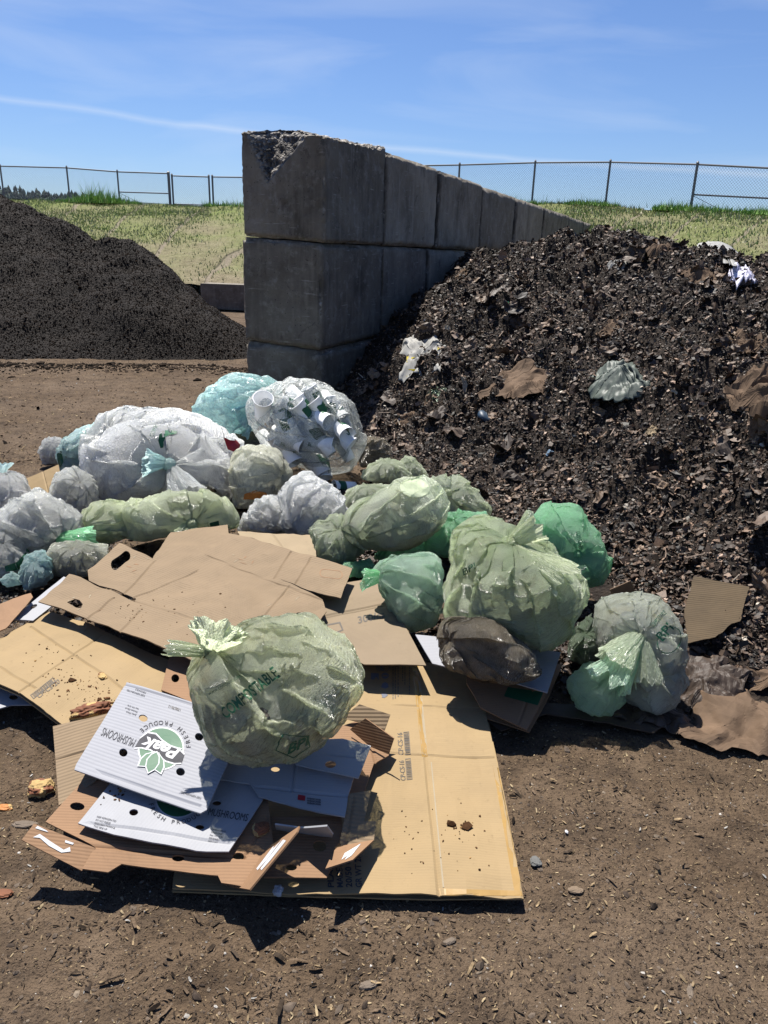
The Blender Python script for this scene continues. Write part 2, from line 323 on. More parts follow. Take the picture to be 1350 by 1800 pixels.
M['yel'] = m_plain('yellow_print', (0.352, 0.282, 0.0141), .5, .3, .4, 12); M['lightblue'] = m_plain('pale_blue_plastic', (0.246, 0.352, 0.458), .4, .5, .1); M['wood'] = m_plain('grey_wood', (0.134, 0.106, 0.081), .8, .2, .5, 20, .004)
M['hill'] = m_plain('far_forest', (0.0246, 0.0387, 0.0282), .9, .1, .4, .05); M['orange'] = m_plain('orange_scrap', (0.366, 0.141, 0.0352), .6, .3, .3)
FSPEC = {
 'pale':  ('pale_green_film', (.90, .98, .78), (.84, .94, .66), .50, .48, dict(dirt=.1)),
 'log':   ('lime_film', (.91, .985, .73), (.87, .96, .64), .50, .25, dict(dirt=.03)),
 'mint':  ('mint_film', (.58, .98, .68), (.46, .95, .56), .55, .38, dict(dirt=.05)),
 'aqua':  ('aqua_film', (.76, .96, .95), (.68, .93, .92), .55, .25, dict(dirt=.04)),
 'white': ('white_film', (.95, .97, .96), (.92, .94, .94), .50, .38, dict(dirt=.10, dirty=(.45, .38, .28))),
 'clear': ('clear_film', (.80, .83, .81), (.76, .79, .77), .30, 1.25, dict(dirt=.04, rough=.18, sss=0, rmin=.9)),
 'grey':  ('greyish_film', (.90, .92, .89), (.80, .82, .79), .46, .62, dict(dirt=.15, dirty=(.4, .35, .28))),
 'beige': ('beige_film', (.93, .94, .82), (.84, .84, .68), .46, .55, dict(dirt=.2, dirty=(.34, .27, .17))),
 'hero':  ('stained_green_film', (.91, .97, .74), (.84, .90, .58), .44, .85, dict(dirt=.5, dirty=(.32, .26, .11))),
 'big':   ('yellow_green_film', (.87, .98, .72), (.80, .93, .58), .48, .52, dict(dirt=.4, dirty=(.42, .35, .15))),
 'ltmint': ('light_mint_film', (.76, .98, .80), (.66, .94, .70), .55, .40, dict(dirt=.05)),
 'sage':  ('sage_film', (.88, .94, .82), (.80, .84, .70), .50, .50, dict(dirt=.15, dirty=(.34, .27, .17))),
 'bark':  ('brown_film', (.34, .28, .19), (.15, .12, .08), .2, .5, dict(dirt=.6, dirty=(.05, .035, .02), sss=.1)),
 'dkgreen': ('dark_green_film', (.30, .42, .26), (.16, .20, .13), .3, .4, dict(dirt=.4, sss=.1)),
}
FILM = {}; FILMT = {}
for k_, (nm_, ca_, cb_, t_, cl_, kw_) in FSPEC.items():
    FILM[k_] = m_film(nm_, ca_, cb_, t_, cl_, **kw_); kw2 = dict(kw_); kw2['sss'] = 0; FILMT[k_] = m_film(nm_.replace('film', 'tail_film'), ca_, cb_, t_+.1, cl_*.7, **kw2)
PALN = [(.75, .72, .64), (.34, .24, .14), (.84, .82, .78), (.12, .08, .05), (.52, .40, .25), (.7, .7, .66), (.07, .06, .045), (.70, .56, .32)]
CONT = {'n': m_contents('mixed_food_paper_waste', PALN), 'w': m_contents('paper_towel_waste', [(.86, .83, .80), (.74, .64, .52), (.9, .88, .9), (.64, .58, .62), (.82, .79, .74), (.45, .36, .28)], .55),
 'd': m_contents('dark_food_waste', [(.10, .07, .045), (.2, .14, .08), (.06, .04, .03), (.26, .22, .15)]),
 'g': m_contents('kitchen_scraps', [(.72, .70, .58), (.30, .26, .16), (.62, .56, .44), (.09, .07, .04), (.80, .78, .68), (.40, .26, .13), (.10, .15, .14), (.78, .74, .64)])}

# ------------------------------------------------------------------ terrain
def tps(pts):
    P = np.array([p[:2] for p in pts]); z = np.array([p[2] for p in pts]); n = len(P)
    def U(r2): return r2*np.log(r2+1e-9)
    K = U(((P[:, None]-P[None])**2).sum(-1)) + np.eye(n)*.02
    A = np.zeros((n+3, n+3)); A[:n, :n] = K; A[:n, n] = 1; A[:n, n+1:] = P; A[n, :n] = 1; A[n+1:, :n] = P.T
    s = np.linalg.solve(A, np.concatenate([z, [0, 0, 0]]))
    def f(x, y):
        r = s[n]+s[n+1]*x+s[n+2]*y
        for i in range(n): r = r+s[i]*U((x-P[i, 0])**2+(y-P[i, 1])**2)
        return r
    return f
# wall line : near corner and far end
WA = PZ(565, 780, 0)*0; WA = PD(565, 615, 6.8); WB = PD(1050, 398, 24.)
wdir = np.array([WB[0]-WA[0], WB[1]-WA[1]]); WLEN = np.linalg.norm(wdir); wdir /= WLEN; wnrm = np.array([wdir[1], -wdir[0]])   # normal to the right
def PW(px, py):                           # pixel on the wall's right face
    r = ray(px, py); t = ((WA[:2]-CAM[:2]) @ wnrm)/(r[:2] @ wnrm); return CAM+r*t
ctl = []
for (px, py) in ((600, 680), (640, 625), (680, 580), (720, 545), (770, 508), (845, 484), (905, 470)):
    ctl.append(PW(px, py))
for (px, py, d) in ((960, 450, 10.), (1050, 430, 8.2), (1090, 412, 7.4), (1130, 418, 7.2), (1200, 450, 6.5), (1270, 472, 6.0), (1350, 480, 5.6), (1500, 485, 5.2), (1700, 495, 5)):
    p = PD(px, py, d); ctl.append(p)
    ctl.append(np.array([p[0]*1.15+.2, p[1]+2.3, p[2]-1.0]))
for (px, py) in ((560, 745), (640, 800), (740, 850), (850, 915), (960, 985), (1070, 1060), (1170, 1170), (1350, 1235), (1600, 1300)):
    p = PZ(px, py, -.02); ctl.append(p); ctl.append(p+np.array([-.25, -.5, -.22]))
for (px, py, d) in ((860, 500, 7.6), (930, 482, 7.6), (1000, 460, 7.4), (820, 540, 7.1), (900, 570, 6.6), (850, 650, 6.1), (1050, 650, 5.1), (1250, 700, 4.2), (950, 800, 4.7), (1150, 900, 3.7), (1350, 900, 3.3), (720, 680, 6.3), (1000, 520, 6.6), (1200, 560, 5.3), (1350, 560, 4.8)):
    ctl.append(PD(px, py, d))
_tp = tps(ctl)
def ground_h(x, y):
    p = xyz(x, y)
    tr = np.exp(-((perlin(xyz(x*.5, y*.25))*1.2+x*.8+.35*y-2.2)/.16)**2)
    return .010*fbm(p*2.3, 4)+.007*perlin(p*9)+.0045*np.abs(perlin(p*17))+.003*perlin(p*31)+.02*perlin(p*.5+5)-.01-.018*tr
def pile_base(x, y): return _tp(x, y)
def wallside(x, y): return (x-WA[0])*wnrm[0]+(y-WA[1])*wnrm[1]
def pile_h(x, y, fine=True):
    h = _tp(x, y); p = xyz(x, y)
    a = np.clip((h+.05)/.35, 0, 1)
    h = h+a*(.15*perlin(p*1.1+3)+.12*perlin(p*2.6+9)+.085*(ridge(p*3.6+31)-.4)*.8)
    if fine: h = h+a*(.06*perlin(p*7+1)+.17*np.clip(perlin(p*4.6+70)-.22, 0, 1)+.035*(ridge(p*11)-.3)+.012*perlin(p*24))
    ws = wallside(x, y); h = np.where(ws < -.35, -.5, h)
    return np.maximum(h, -.5)
LP = [PZ(px, 630, 0) for px in (-700, -300, 0, 150, 300, 415)]
lctl = []
for p in LP: lctl.append(p); lctl.append(p+np.array([0, -1.2, -.7]))
for (px, py, d) in ((-600, 320, 14.), (-250, 322, 13.8), (0, 352, 13.4), (100, 392, 13.2), (150, 436, 13.), (180, 430, 13.2), (240, 444, 13.), (290, 478, 12.8), (345, 518, 12.4), (400, 560, 12.)):
    p = PD(px, py, d); lctl.append(p); lctl.append(np.array([p[0]*1.2, p[1]+3, p[2]-2.0]))
lctl.append(PZ(450, 600, 0)); lctl.append(PZ(500, 590, -.5)); lctl.append(PZ(560, 610, -1.)); lctl.append(PD(500, 560, 12)*np.array([1, 1, 0]))
for (px, py, d) in ((0, 480, 11.6), (150, 500, 11.5), (300, 570, 10.7), (-300, 470, 11.7)): lctl.append(PD(px, py, d))
_tl = tps(lctl)
def lpile_h(x, y):
    h = _tl(x, y); p = xyz(x, y); a = np.clip((h+.05)/.5, 0, 1)
    h = h+a*(.16*perlin(p*.9+40)+.13*(ridge(p*np.array([.8, 1.6, 1])+7)-.4)+.07*perlin(p*3+1)+.028*perlin(p*7)+.008*perlin(p*18))
    return np.maximum(h, -.6)
def H(x, y): return max(float(pile_h(np.array([x]), np.array([y]), False)[0]), 0.)
def hit(px, py, far=12.):
    r = ray(px, py); t = np.linspace(1.0, far, 700); q = CAM+r[None]*t[:, None]
    h = np.maximum(pile_h(q[:, 0], q[:, 1], False), 0.0); k = np.argmax(q[:, 2] < h)
    return q[k] if (q[:, 2] < h).any() else q[-1]

def terrain(name, fn, x0, x1, y0, y1, st, mat, cut=-.12):
    xs = np.arange(x0, x1, st); ys = np.arange(y0, y1, st); X, Y = np.meshgrid(xs, ys, indexing='ij'); Z = fn(X.ravel(), Y.ravel())
    V = np.stack([X.ravel(), Y.ravel(), Z], -1); Fc = grid_faces(len(xs), len(ys))
    Fc = Fc[(Z[Fc] > cut).any(1)]; used = np.unique(Fc); mp_ = np.zeros(len(V), int); mp_[used] = np.arange(len(used))
    return mesh_np(name, V[used], mp_[Fc], mat)
g = terrain('ground', lambda x, y: ground_h(x, y)*np.clip((26-y)/6, 0, 1), -6.5, 6.5, .3, 13, .022, M['dirt'], -9); kind(g, 'structure')
gb = kind(mesh_np('ground', [(-1500, -300, -.06), (1500, -300, -.06), (1500, 2500, -.06), (-1500, 2500, -.06)], [(0, 1, 2, 3)], M['dirt']), 'structure')
rp = terrain('compost_pile', pile_h, -1.2, 5.2, 2.0, 12.5, .02, M['compost'])
tag(rp, 'tall dark heap of fresh compost and scraps right of the concrete wall', 'compost pile')
lp = terrain('compost_pile', lpile_h, -11.5, 0.2, 8.6, 16.5, .035, M['mulch'])
tag(lp, 'smooth dark heap of finished compost on the left below the grassy bank', 'compost pile')

# ------------------------------------------------------------------ scattered bits (uncountable)
def flakes(name, C, N, L, W, col, mat, rng, bend=.25, tilt=.6):
    n = len(C); a = rng.uniform(0, 2*np.pi, n)
    up = N+rng.normal(size=(n, 3))*tilt; up /= np.linalg.norm(up, axis=1)[:, None]
    t = np.stack([np.cos(a), np.sin(a), rng.normal(size=n)*.3], -1); t -= (t*up).sum(1)[:, None]*up; t /= np.linalg.norm(t, axis=1)[:, None]
    s = np.cross(up, t); L = L[:, None]; W = W[:, None]; b = (rng.normal(size=n)*bend)[:, None]*L
    w2 = W*rng.uniform(.5, 1.1, (n, 1)); w3 = W*rng.uniform(.3, 1., (n, 1))
    V = np.stack([C-t*L-s*w2, C-t*L+s*w2*.8, C+up*b-s*W, C+up*b+s*W, C+t*L-s*w3*.9, C+t*L+s*w3], 1).reshape(-1, 3)
    o = (np.arange(n)*6)[:, None, None]; Fc = (o+np.array([[0, 2, 3, 1], [2, 4, 5, 3]])[None]).reshape(-1, 4)
    return mesh_np(name, V, Fc, mat, False, col=np.repeat(col, 6, 0))
def patches(name, C, N, L, col, mat, rng, res=6, crump=.35, tilt=.5, asp=.6):
    """irregular torn, crumpled little sheets"""
    n = len(C); up = N+rng.normal(size=(n, 3))*tilt; up /= np.linalg.norm(up, axis=1)[:, None]; a = rng.uniform(0, 6.28, n)
    t = np.stack([np.cos(a), np.sin(a), rng.normal(size=n)*.3], -1); t -= (t*up).sum(1)[:, None]*up; t /= np.linalg.norm(t, axis=1)[:, None]; s_ = np.cross(up, t)
    g = np.linspace(-1, 1, res); U, V_ = np.meshgrid(g, g, indexing='ij'); U = U.ravel(); V_ = V_.ravel(); rr = np.maximum(np.abs(U), np.abs(V_)); th = np.arctan2(V_, U)
    rim = 1+.45*perlin(np.stack([np.cos(th)[None]*1.7+0*L[:, None], np.sin(th)[None]*1.7+0*L[:, None], (np.arange(n)*3.17)[:, None]+0*th[None]], -1))
    k = rim*(rr/np.maximum(np.hypot(U, V_), 1e-6)*.6+.4)[None]; asp_ = asp*rng.uniform(.6, 1.3, (n, 1))
    x = U[None]*k; y = V_[None]*k*asp_; z = crump*(np.abs(perlin(np.stack([x*1.1, y*1.1, (np.arange(n)*7.3)[:, None]+0*x], -1))*1.6-.3)+.4*perlin(np.stack([x*2.3, y*2.3, (np.arange(n)*5.1)[:, None]+0*x], -1)))+(rng.normal(size=(n, 1))*.35)*x*x
    Q = C[:, None]+L[:, None, None]*(x[..., None]*t[:, None]+y[..., None]*s_[:, None]+z[..., None]*up[:, None])
    m = res*res; fc = grid_faces(res, res); Fc = (fc[None]+(np.arange(n)*m)[:, None, None]).reshape(-1, 4)
    return mesh_np(name, Q.reshape(-1, 3), Fc, mat, False, col=np.repeat(col, m, 0))
def clods(name, C, Rr, col, mat, rng, flat=.6):
    bm = bmesh.new(); bmesh.ops.create_icosphere(bm, subdivisions=1, radius=1); iv = np.array([v.co[:] for v in bm.verts]); fc = np.array([[v.index for v in f.verts] for f in bm.faces]); bm.free()
    n = len(C); k = len(iv); rr = rng.uniform(.55, 1.2, (n, k, 1)); ax = rng.uniform(.5, 1.3, (n, 1, 3)); ax[:, :, 2] *= flat
    a = rng.uniform(0, 6.28, n); V = iv[None]*rr*ax; x = V[..., 0]*np.cos(a)[:, None]-V[..., 1]*np.sin(a)[:, None]; y = V[..., 0]*np.sin(a)[:, None]+V[..., 1]*np.cos(a)[:, None]
    V = np.stack([x, y, V[..., 2]], -1)*Rr[:, None, None]+C[:, None]
    Fc = (fc[None]+(np.arange(n)*k)[:, None, None]).reshape(-1, 3)
    return mesh_np(name, V.reshape(-1, 3), Fc, mat, False, col=np.repeat(col, k, 0))
def normals(fn, x, y, e=.03):
    z = fn(x, y); nx = (fn(x+e, y)-z)/e; ny = (fn(x, y+e)-z)/e; n = np.stack([-nx, -ny, np.ones_like(nx)], -1); return z, n/np.linalg.norm(n, axis=1)[:, None]
def palette(rng, n, pal, wts, jit=.25):
    k = rng.choice(len(pal), n, p=np.array(wts)/sum(wts)); c = np.array(pal)[k]; return c*rng.uniform(1-jit, 1+jit, (n, 1))
rng = np.random.RandomState(11)
def sample(fn, n, x0, x1, y0, y1, zmin=.0, keep=None, near=False):
    x = rng.uniform(x0, x1, n); y = y0+(y1-y0)*(rng.uniform(0, 1, n)**(1.6 if near else 1))
    k = np.abs(x/y) < .68; x = x[k]; y = y[k]
    z, nn = normals(fn, x, y); k = z > zmin; return x[k], y[k], z[k], nn[k]
CP = [(0.0141, 0.00986, 0.00704), (0.0408, 0.026, 0.0169), (0.088, 0.0563, 0.0366), (0.155, 0.102, 0.069), (0.253, 0.176, 0.127), (0.0493, 0.0458, 0.0352), (0.338, 0.296, 0.239)]
x, y, z, nn = sample(pile_h, 420000, -1.2, 5.2, 2., 11.5, .01, near=True)
C = np.stack([x, y, z], -1)+nn*.004; n = len(x); sz = rng.lognormal(0, .55, n)
patch = np.clip(.5+1.1*perlin(C*1.7+50), 0, 1)
col = palette(rng, n, CP, [26, 26, 20, 11, 4, 4, 1.0])*(.75+.6*patch)[:, None]
kind(tag(flakes('compost_flakes', C, nn, 0.0068*sz, .0040*sz*rng.uniform(.5, 1.3, n), col, M['flake'], rng, .3, .75), 'countless shredded brown leaves and wood flakes covering the right compost heap', 'compost flakes'), 'stuff')
x, y, z, nn = sample(pile_h, 60000, -1.2, 5.2, 2., 11.5, .01, near=True)
C = np.stack([x, y, z], -1); n = len(x)
kind(tag(clods('compost_clods', C, .008*rng.lognormal(0, .5, n), palette(rng, n, CP, [40, 30, 12, 4, 1, 2, .3]), M['flake'], rng), 'small dark clods scattered over the right compost heap', 'compost clods'), 'stuff')
x, y, z, nn = sample(pile_h, 9000, -1.2, 5.2, 2., 10.5, .03, near=True)
C = np.stack([x, y, z], -1)+nn*.01; n = len(x); sz = rng.lognormal(0, .4, n)
kind(tag(patches('leaf_scraps', C, nn, .019*sz, palette(rng, n, CP, [12, 22, 24, 14, 6, 3, 1.5]), M['flake'], rng, 4, .4, .7), 'larger brown leaf and paper scraps lying on the right compost heap', 'leaf scraps'), 'stuff')
x, y, z, nn = sample(pile_h, 9000, -1.2, 5.2, 2., 10.5, .03, near=True)
C = np.stack([x, y, z], -1)+nn*.01; n = len(x); sz = rng.lognormal(0, .5, n)
kind(tag(flakes('twigs', C, nn, .030*sz, .0016*sz, palette(rng, n, CP, [4, 10, 18, 20, 14, 2, 2]), M['flake'], rng, .2, .6), 'thin twigs and stalks poking from the right compost heap', 'twigs'), 'stuff')
x, y, z, nn = sample(pile_h, 1500, -1.2, 5.2, 2.2, 9.5, .08)
C = np.stack([x, y, z], -1)+nn*.015; n = len(x); sz = rng.lognormal(0, .4, n)
kind(tag(patches('torn_paper_bits', C, nn, .042*sz, palette(rng, n, [(.13, .085, .052), (.09, .06, .04), (.045, .031, .022), (.19, .13, .085), (.26, .23, .19)], [10, 14, 16, 4, 1]), M['flake'], rng, 7, .45), 'palm sized torn brown paper and bark pieces matted into the right compost heap', 'torn paper'), 'stuff')
x, y, z, nn = sample(lpile_h, 170000, -9, .2, 9., 14.5, .0)
C = np.stack([x, y, z], -1)+nn*.005; n = len(x); sz = rng.lognormal(0, .45, n)
kind(tag(clods('compost_crumbs', C, .0055*sz, palette(rng, n, [(.006, .0042, .0032), (.014, .009, .0062), (.033, .021, .0135), (.16, .13, .10)], [30, 30, 12, .1]), M['chip'], rng), 'fine dark crumbs covering the left compost heap', 'compost crumbs'), 'stuff')
# dark litter spilled under and between the bags
bx, by = [], []
lit = [PZ(*q, 0)[:2] for q in ((60, 905), (140, 985), (60, 1060), (260, 905), (430, 890), (470, 960), (600, 960), (560, 880), (660, 1010), (720, 900), (800, 990), (880, 1120), (980, 1150), (1040, 1160), (640, 870), (1000, 1080), (700, 960), (350, 900), (560, 985), (1100, 1140))]
qx = np.concatenate([rng.normal(q[0], .20, 2400) for q in lit]); qy = np.concatenate([rng.normal(q[1], .11, 2400) for q in lit]); n = len(qx); sz = rng.lognormal(0, .5, n)
C = np.stack([qx, qy, ground_h(qx, qy)+rng.uniform(.002, .012, n)], -1)
kind(tag(flakes('compost_flakes', C, np.tile([[0, 0, 1.]], (n, 1)), .0065*sz, .004*sz, palette(rng, n, CP, [34, 30, 14, 5, 1, 2, .3]), M['flake'], rng, .3, .8), 'dark spilled compost litter on the ground under and between the bags', 'compost flakes'), 'stuff')
n = 5200; x = rng.uniform(-8, -.9, n); y = 9.75-np.abs(rng.normal(0, .32, n))+.15*np.sin(x*1.7); sz = rng.lognormal(0, .7, n); C = np.stack([x, y, ground_h(x, y)+.004], -1)
kind(tag(clods('compost_crumbs', C, .0085*sz, palette(rng, n, [(.010, .008, .006), (.03, .022, .016), (.07, .05, .036)], [20, 20, 8]), M['chip'], rng), 'loose dark crumbs rolled to the foot of the left compost heap', 'compost crumbs'), 'stuff')
# ground chips
DP = [(0.0141, 0.0106, 0.00845), (0.0493, 0.0366, 0.0268), (0.113, 0.081, 0.0549), (0.211, 0.155, 0.0915), (0.296, 0.232, 0.141), (0.232, 0.225, 0.211)]
def gsample(n, y0=.75, y1=5.5, pw=1.5):
    y = y0+(y1-y0)*rng.uniform(0, 1, n)**pw; x = rng.uniform(-.57, .57, n)*(y*.94+.55); nn = np.tile([[0, 0, 1.]], (n, 1)); return x, y, ground_h(x, y), nn
x, y, z, nn = gsample(120000); n = len(x); sz = rng.lognormal(0, .5, n); C = np.stack([x, y, z+.0015*sz], -1)
dens = np.clip(.55+.9*perlin(C*2.1+8), .08, 1); k = rng.uniform(0, 1, n) < dens
kind(tag(flakes('wood_chips', C[k], nn[k], .0024*sz[k], .0009*sz[k], palette(rng, k.sum(), DP, [7, 26, 26, 12, 4, 1.5]), M['chip'], rng, .2, .35), 'fine wood chips and fibres strewn over the brown dirt ground', 'wood chips'), 'stuff')
x, y, z, nn = gsample(2600); n = len(x); sz = rng.lognormal(0, .5, n); C = np.stack([x, y, z+.002*sz], -1)
kind(tag(flakes('bark_splinters', C, nn, .0055*sz, .0011*sz, palette(rng, n, DP, [8, 24, 18, 7, 3, .6]), M['chip'], rng, .2, .3), 'longer bark splinters strewn over the brown dirt ground', 'bark splinters'), 'stuff')
x, y, z, nn = gsample(36000); n = len(x); C = np.stack([x, y, z], -1)
kind(tag(clods('soil_crumbs', C, .0022*rng.lognormal(0, .6, n), palette(rng, n, [(.05, .038, .03), (.1, .078, .06), (.15, .12, .09), (.35, .33, .3)], [20, 20, 8, .7]), M['chip'], rng), 'little soil lumps and grit on the brown dirt ground', 'soil crumbs'), 'stuff')
x, y, z, nn = gsample(26000, 5., 12., 1.2); n = len(x); sz = rng.lognormal(0, .5, n); C = np.stack([x, y, z+.004], -1)
kind(tag(flakes('wood_chips', C, nn, .0065*sz, .0028*sz, palette(rng, n, DP, [16, 22, 16, 10, 4, 2]), M['chip'], rng, .2, .3), 'coarse chips spread over the dirt yard behind the bags', 'wood chips'), 'stuff')

# ------------------------------------------------------------------ grassy bank, fence, far hill
top = [(-420, 345, 38.), (0, 349, 35.), (117, 356, 34.), (240, 359, 33.5), (370, 363, 33.), (700, 366, 30.), (850, 362, 28.5), (1000, 360, 27.), (1100, 366, 25.3), (1213, 373, 23.3), (1350, 379, 21.7), (1800, 400, 20.)]
TP = np.array([PD(*t) for t in top]); nseg = 260; tt = np.linspace(0, len(TP)-1, nseg)
TPi = np.stack([np.interp(tt, np.arange(len(TP)), TP[:, k]) for k in range(3)], -1)
run = np.interp(tt, [0, len(TP)-1], [14., 10.]); FTi = TPi.copy(); FTi[:, 0] *= (TPi[:, 1]-run)/TPi[:, 1]; FTi[:, 1] -= run; FTi[:, 2] = .45
nr = 70; s = np.linspace(0, 1, nr)[:, None, None]; V = FTi[None]*(1-s)+TPi[None]*s
pr_ = np.sin(np.clip(s, 0, 1)*math.pi)*.12; V[..., 2:] += pr_
Q = V.reshape(-1, 3); Q[:, 2] += .08*fbm(Q*.5, 3)+.03*perlin(Q*2.5)
sl = np.broadcast_to(s, V.shape[:2]+(1,)).reshape(-1); ax_ = np.broadcast_to(tt[None], V.shape[:2]).reshape(-1)
bank = mesh_np('hillside', Q, grid_faces(nr, nseg), M['bank'], uv=np.stack([ax_*1.15-sl*1.1, sl], -1)); kind(bank, 'structure')
pl = np.concatenate([TPi, TPi+np.array([0, 3, -.05]), TPi+np.array([0, 14, -.6])]); pl[:nseg, 2] -= .01
plo = mesh_np('path', pl, grid_faces(3, nseg), M['dirt']); kind(plo, 'structure')
def blades(name, P, h, wd, pal, wts, lean=.35):
    n = len(P); a = rng.uniform(0, 6.28, n); h = h*rng.lognormal(0, .35, n); s_ = np.stack([np.cos(a), np.sin(a), 0*a], -1)*(wd/2)
    ln = rng.normal(size=(n, 3))*lean; ln[:, 2] = 1; ln = ln/np.linalg.norm(ln, axis=1)[:, None]*h[:, None]
    V = np.stack([P-s_, P+s_, P+ln], 1).reshape(-1, 3); return mesh_np(name, V, np.arange(3*n).reshape(-1, 3), M['grassblade'], False, col=np.repeat(palette(rng, n, pal, wts), 3, 0))
n = 70000; i = rng.randint(0, nseg, n); s1 = rng.uniform(0, 1, n)**.6; P = FTi[i]*(1-s1)[:, None]+TPi[i]*s1[:, None]+rng.normal(size=(n, 3))*np.array([.08, .1, 0]); P[:, 2] += .12*np.sin(s1*math.pi)+.08*fbm(P*.5, 3)
k = rng.uniform(0, 1, n) < np.clip(.45+1.3*perlin(P*.35+2)+.35*s1, .12, 1)
kind(tag(blades('grass', P[k], .075, .035, [(.14, .22, .05), (.21, .30, .08), (.36, .34, .19), (.43, .40, .25)], [12, 15, 12, 8]), 'young green and straw grass growing on the sloping bank', 'grass'), 'stuff')
n = 16000; u = rng.uniform(0, nseg-1.01, n); i = u.astype(int); P = TPi[i]+(TPi[i+1]-TPi[i])*(u-i)[:, None]+rng.normal(size=(n, 3))*np.array([.05, .25, 0])
hm = np.clip(.10+.9*perlin(P*.45+60), .0, 1); hm[(u > 150) & (u < 200)] *= .5
e_left = np.exp(-((u-58)/8.)**2)*.9; k = hm+e_left > .05
kind(tag(blades('grass', P[k], (.12+.28*hm+.42*e_left)[k]*.8, .035, [(.12, .24, .05), (.2, .36, .08), (.3, .46, .12), (.5, .47, .26)], [10, 14, 8, 2]), 'tall green grass tufts along the top edge of the bank below the fence', 'grass'), 'stuff')
# low retaining wall at the foot of the bank
bm = bmesh.new(); A = PD(352, 498, 19.2); B = PD(640, 500, 18.6)
for k in range(3):
    a = A+(B-A)*k/3; b = A+(B-A)*(k+.994)/3; dv = (b-a); dv[2] = 0; nrm = np.array([-dv[1], dv[0], 0]); nrm /= np.linalg.norm(nrm)
    vs = [bm.verts.new((*(q[:2]), zz)) for zz in (-.02, a[2]) for q in (a, b, b+nrm*.6, a+nrm*.6)]
    for f in ((0, 1, 5, 4), (1, 2, 6, 5), (2, 3, 7, 6), (3, 0, 4, 7), (4, 5, 6, 7)): bm.faces.new([vs[j] for j in f])
tag(bm_obj('retaining_wall', bm, M['concrete']), 'low pale concrete retaining wall at the foot of the grassy bank, left of the block wall', 'wall')
# fence
def zat(px, py, d): return Vector(PD(px, py, d))
def line_pt(px):
    d = float(np.interp(px, [t[0] for t in top], [t[2] for t in top]))+.5; py = float(np.interp(px, [t[0] for t in top], [t[1] for t in top])); return px, py, d
def mesh_link(bm, a0, a1, b0, b1, cell=.085, r=.0032):
    A0, A1, B0, B1 = map(Vector, (a0, a1, b0, b1)); Wd = (A1-A0).length; Hh = ((B0-A0).length+(B1-A1).length)/2; n = int(Wd/cell)
    def pt(u, v): u = min(max(u/Wd, 0), 1); v = v/Hh; lo = A0.lerp(A1, u); hi = B0.lerp(B1, u); return lo.lerp(hi, v)
    for sgn in (1, -1):
        for k in range(-int(Hh/cell)-1, n+int(Hh/cell)+2):
            u0 = k*cell; u1 = u0+sgn*Hh; v0, v1 = 0., Hh
            for lim in (0., Wd):
                pass
            ua, ub, va, vb = u0, u1, v0, v1
            if ua < 0: 
                if sgn < 0: continue
                va = -ua; ua = 0
            if ua > Wd:
                if sgn > 0: continue
                va = ua-Wd; ua = Wd
            if ub > Wd: vb = Hh-(ub-Wd); ub = Wd
            if ub < 0: vb = Hh+ub; ub = 0
            if vb-va < .02: continue
            p = pt(ua, va); q = pt(ub, vb); tube(bm, p, q, r, 3)
def fence_run(label, posts, rails=(), brace=None, name='chain_link_fence'):
    root = empty(name, zat(posts[0][0], line_pt(posts[0][0])[1], line_pt(posts[0][0])[2])); tag(root, label, 'gate' if 'gate' in name else 'fence')
    pts = []
    for (px, pyt, r) in posts:
        x_, yb, d = line_pt(px); t = zat(px, pyt, d); b = Vector((t.x, t.y, zat(px, yb, d).z-.1)); pts.append((b, t))
        bm = bmesh.new(); tube(bm, b, t+Vector((0, 0, .05)), r, 10); tube(bm, t+Vector((0, 0, .05)), t+Vector((0, 0, .09)), r*1.25, 10, r*.4); bm_obj('post', bm, M['metal'], root)
    bm = bmesh.new()
    for (b0, t0), (b1, t1) in zip(pts, pts[1:]): tube(bm, t0, t1, .026, 8)
    bm_obj('top_rail', bm, M['metal'], root)
    bm = bmesh.new()
    for (b0, t0), (b1, t1) in zip(pts, pts[1:]): mesh_link(bm, b0+Vector((0, 0, .13)), b1+Vector((0, 0, .13)), t0, t1)
    bm_obj('chain_link_mesh', bm, M['wire'], root)
    for (i, f) in rails:
        (b0, t0), (b1, t1) = pts[i], pts[i+1]; bm = bmesh.new(); tube(bm, b0.lerp(t0, f), b1.lerp(t1, f), .024, 8); bm_obj('middle_rail', bm, M['metal'], root)
    if brace:
        i, f0, f1, u = brace; (b0, t0), (b1, t1) = pts[i], pts[i+1]; bm = bmesh.new(); tube(bm, b0.lerp(t0, f0), b0.lerp(b1, u).lerp(t0.lerp(t1, u), f1), .008, 6); bm_obj('brace_rod', bm, M['metal'], root)
    return root
fence_run('grey chain link fence along the bank top left of the gates', [(-240, 286, .035), (0, 292, .035), (117, 295, .035), (206, 302, .035), (296, 305, .06)], [(3, .42)], (3, .40, .08, .45))
fence_run('left leaf of the chain link gate, beside the thick gate post', [(302, 309, .04), (367, 311, .04)], [(0, .12)], name='chain_link_gate')
fence_run('right leaf of the chain link gate, running behind the block wall', [(373, 311, .04), (455, 312, .04)], [(0, .12)], name='chain_link_gate')
fence_run('grey chain link fence curving along the bank top behind the right compost heap', [(690, 292, .035), (808, 290, .035), (941, 286, .035), (1073, 285, .035), (1226, 289, .04), (1400, 298, .035), (1600, 306, .035)], [(4, .42)], (4, .40, .05, .45))
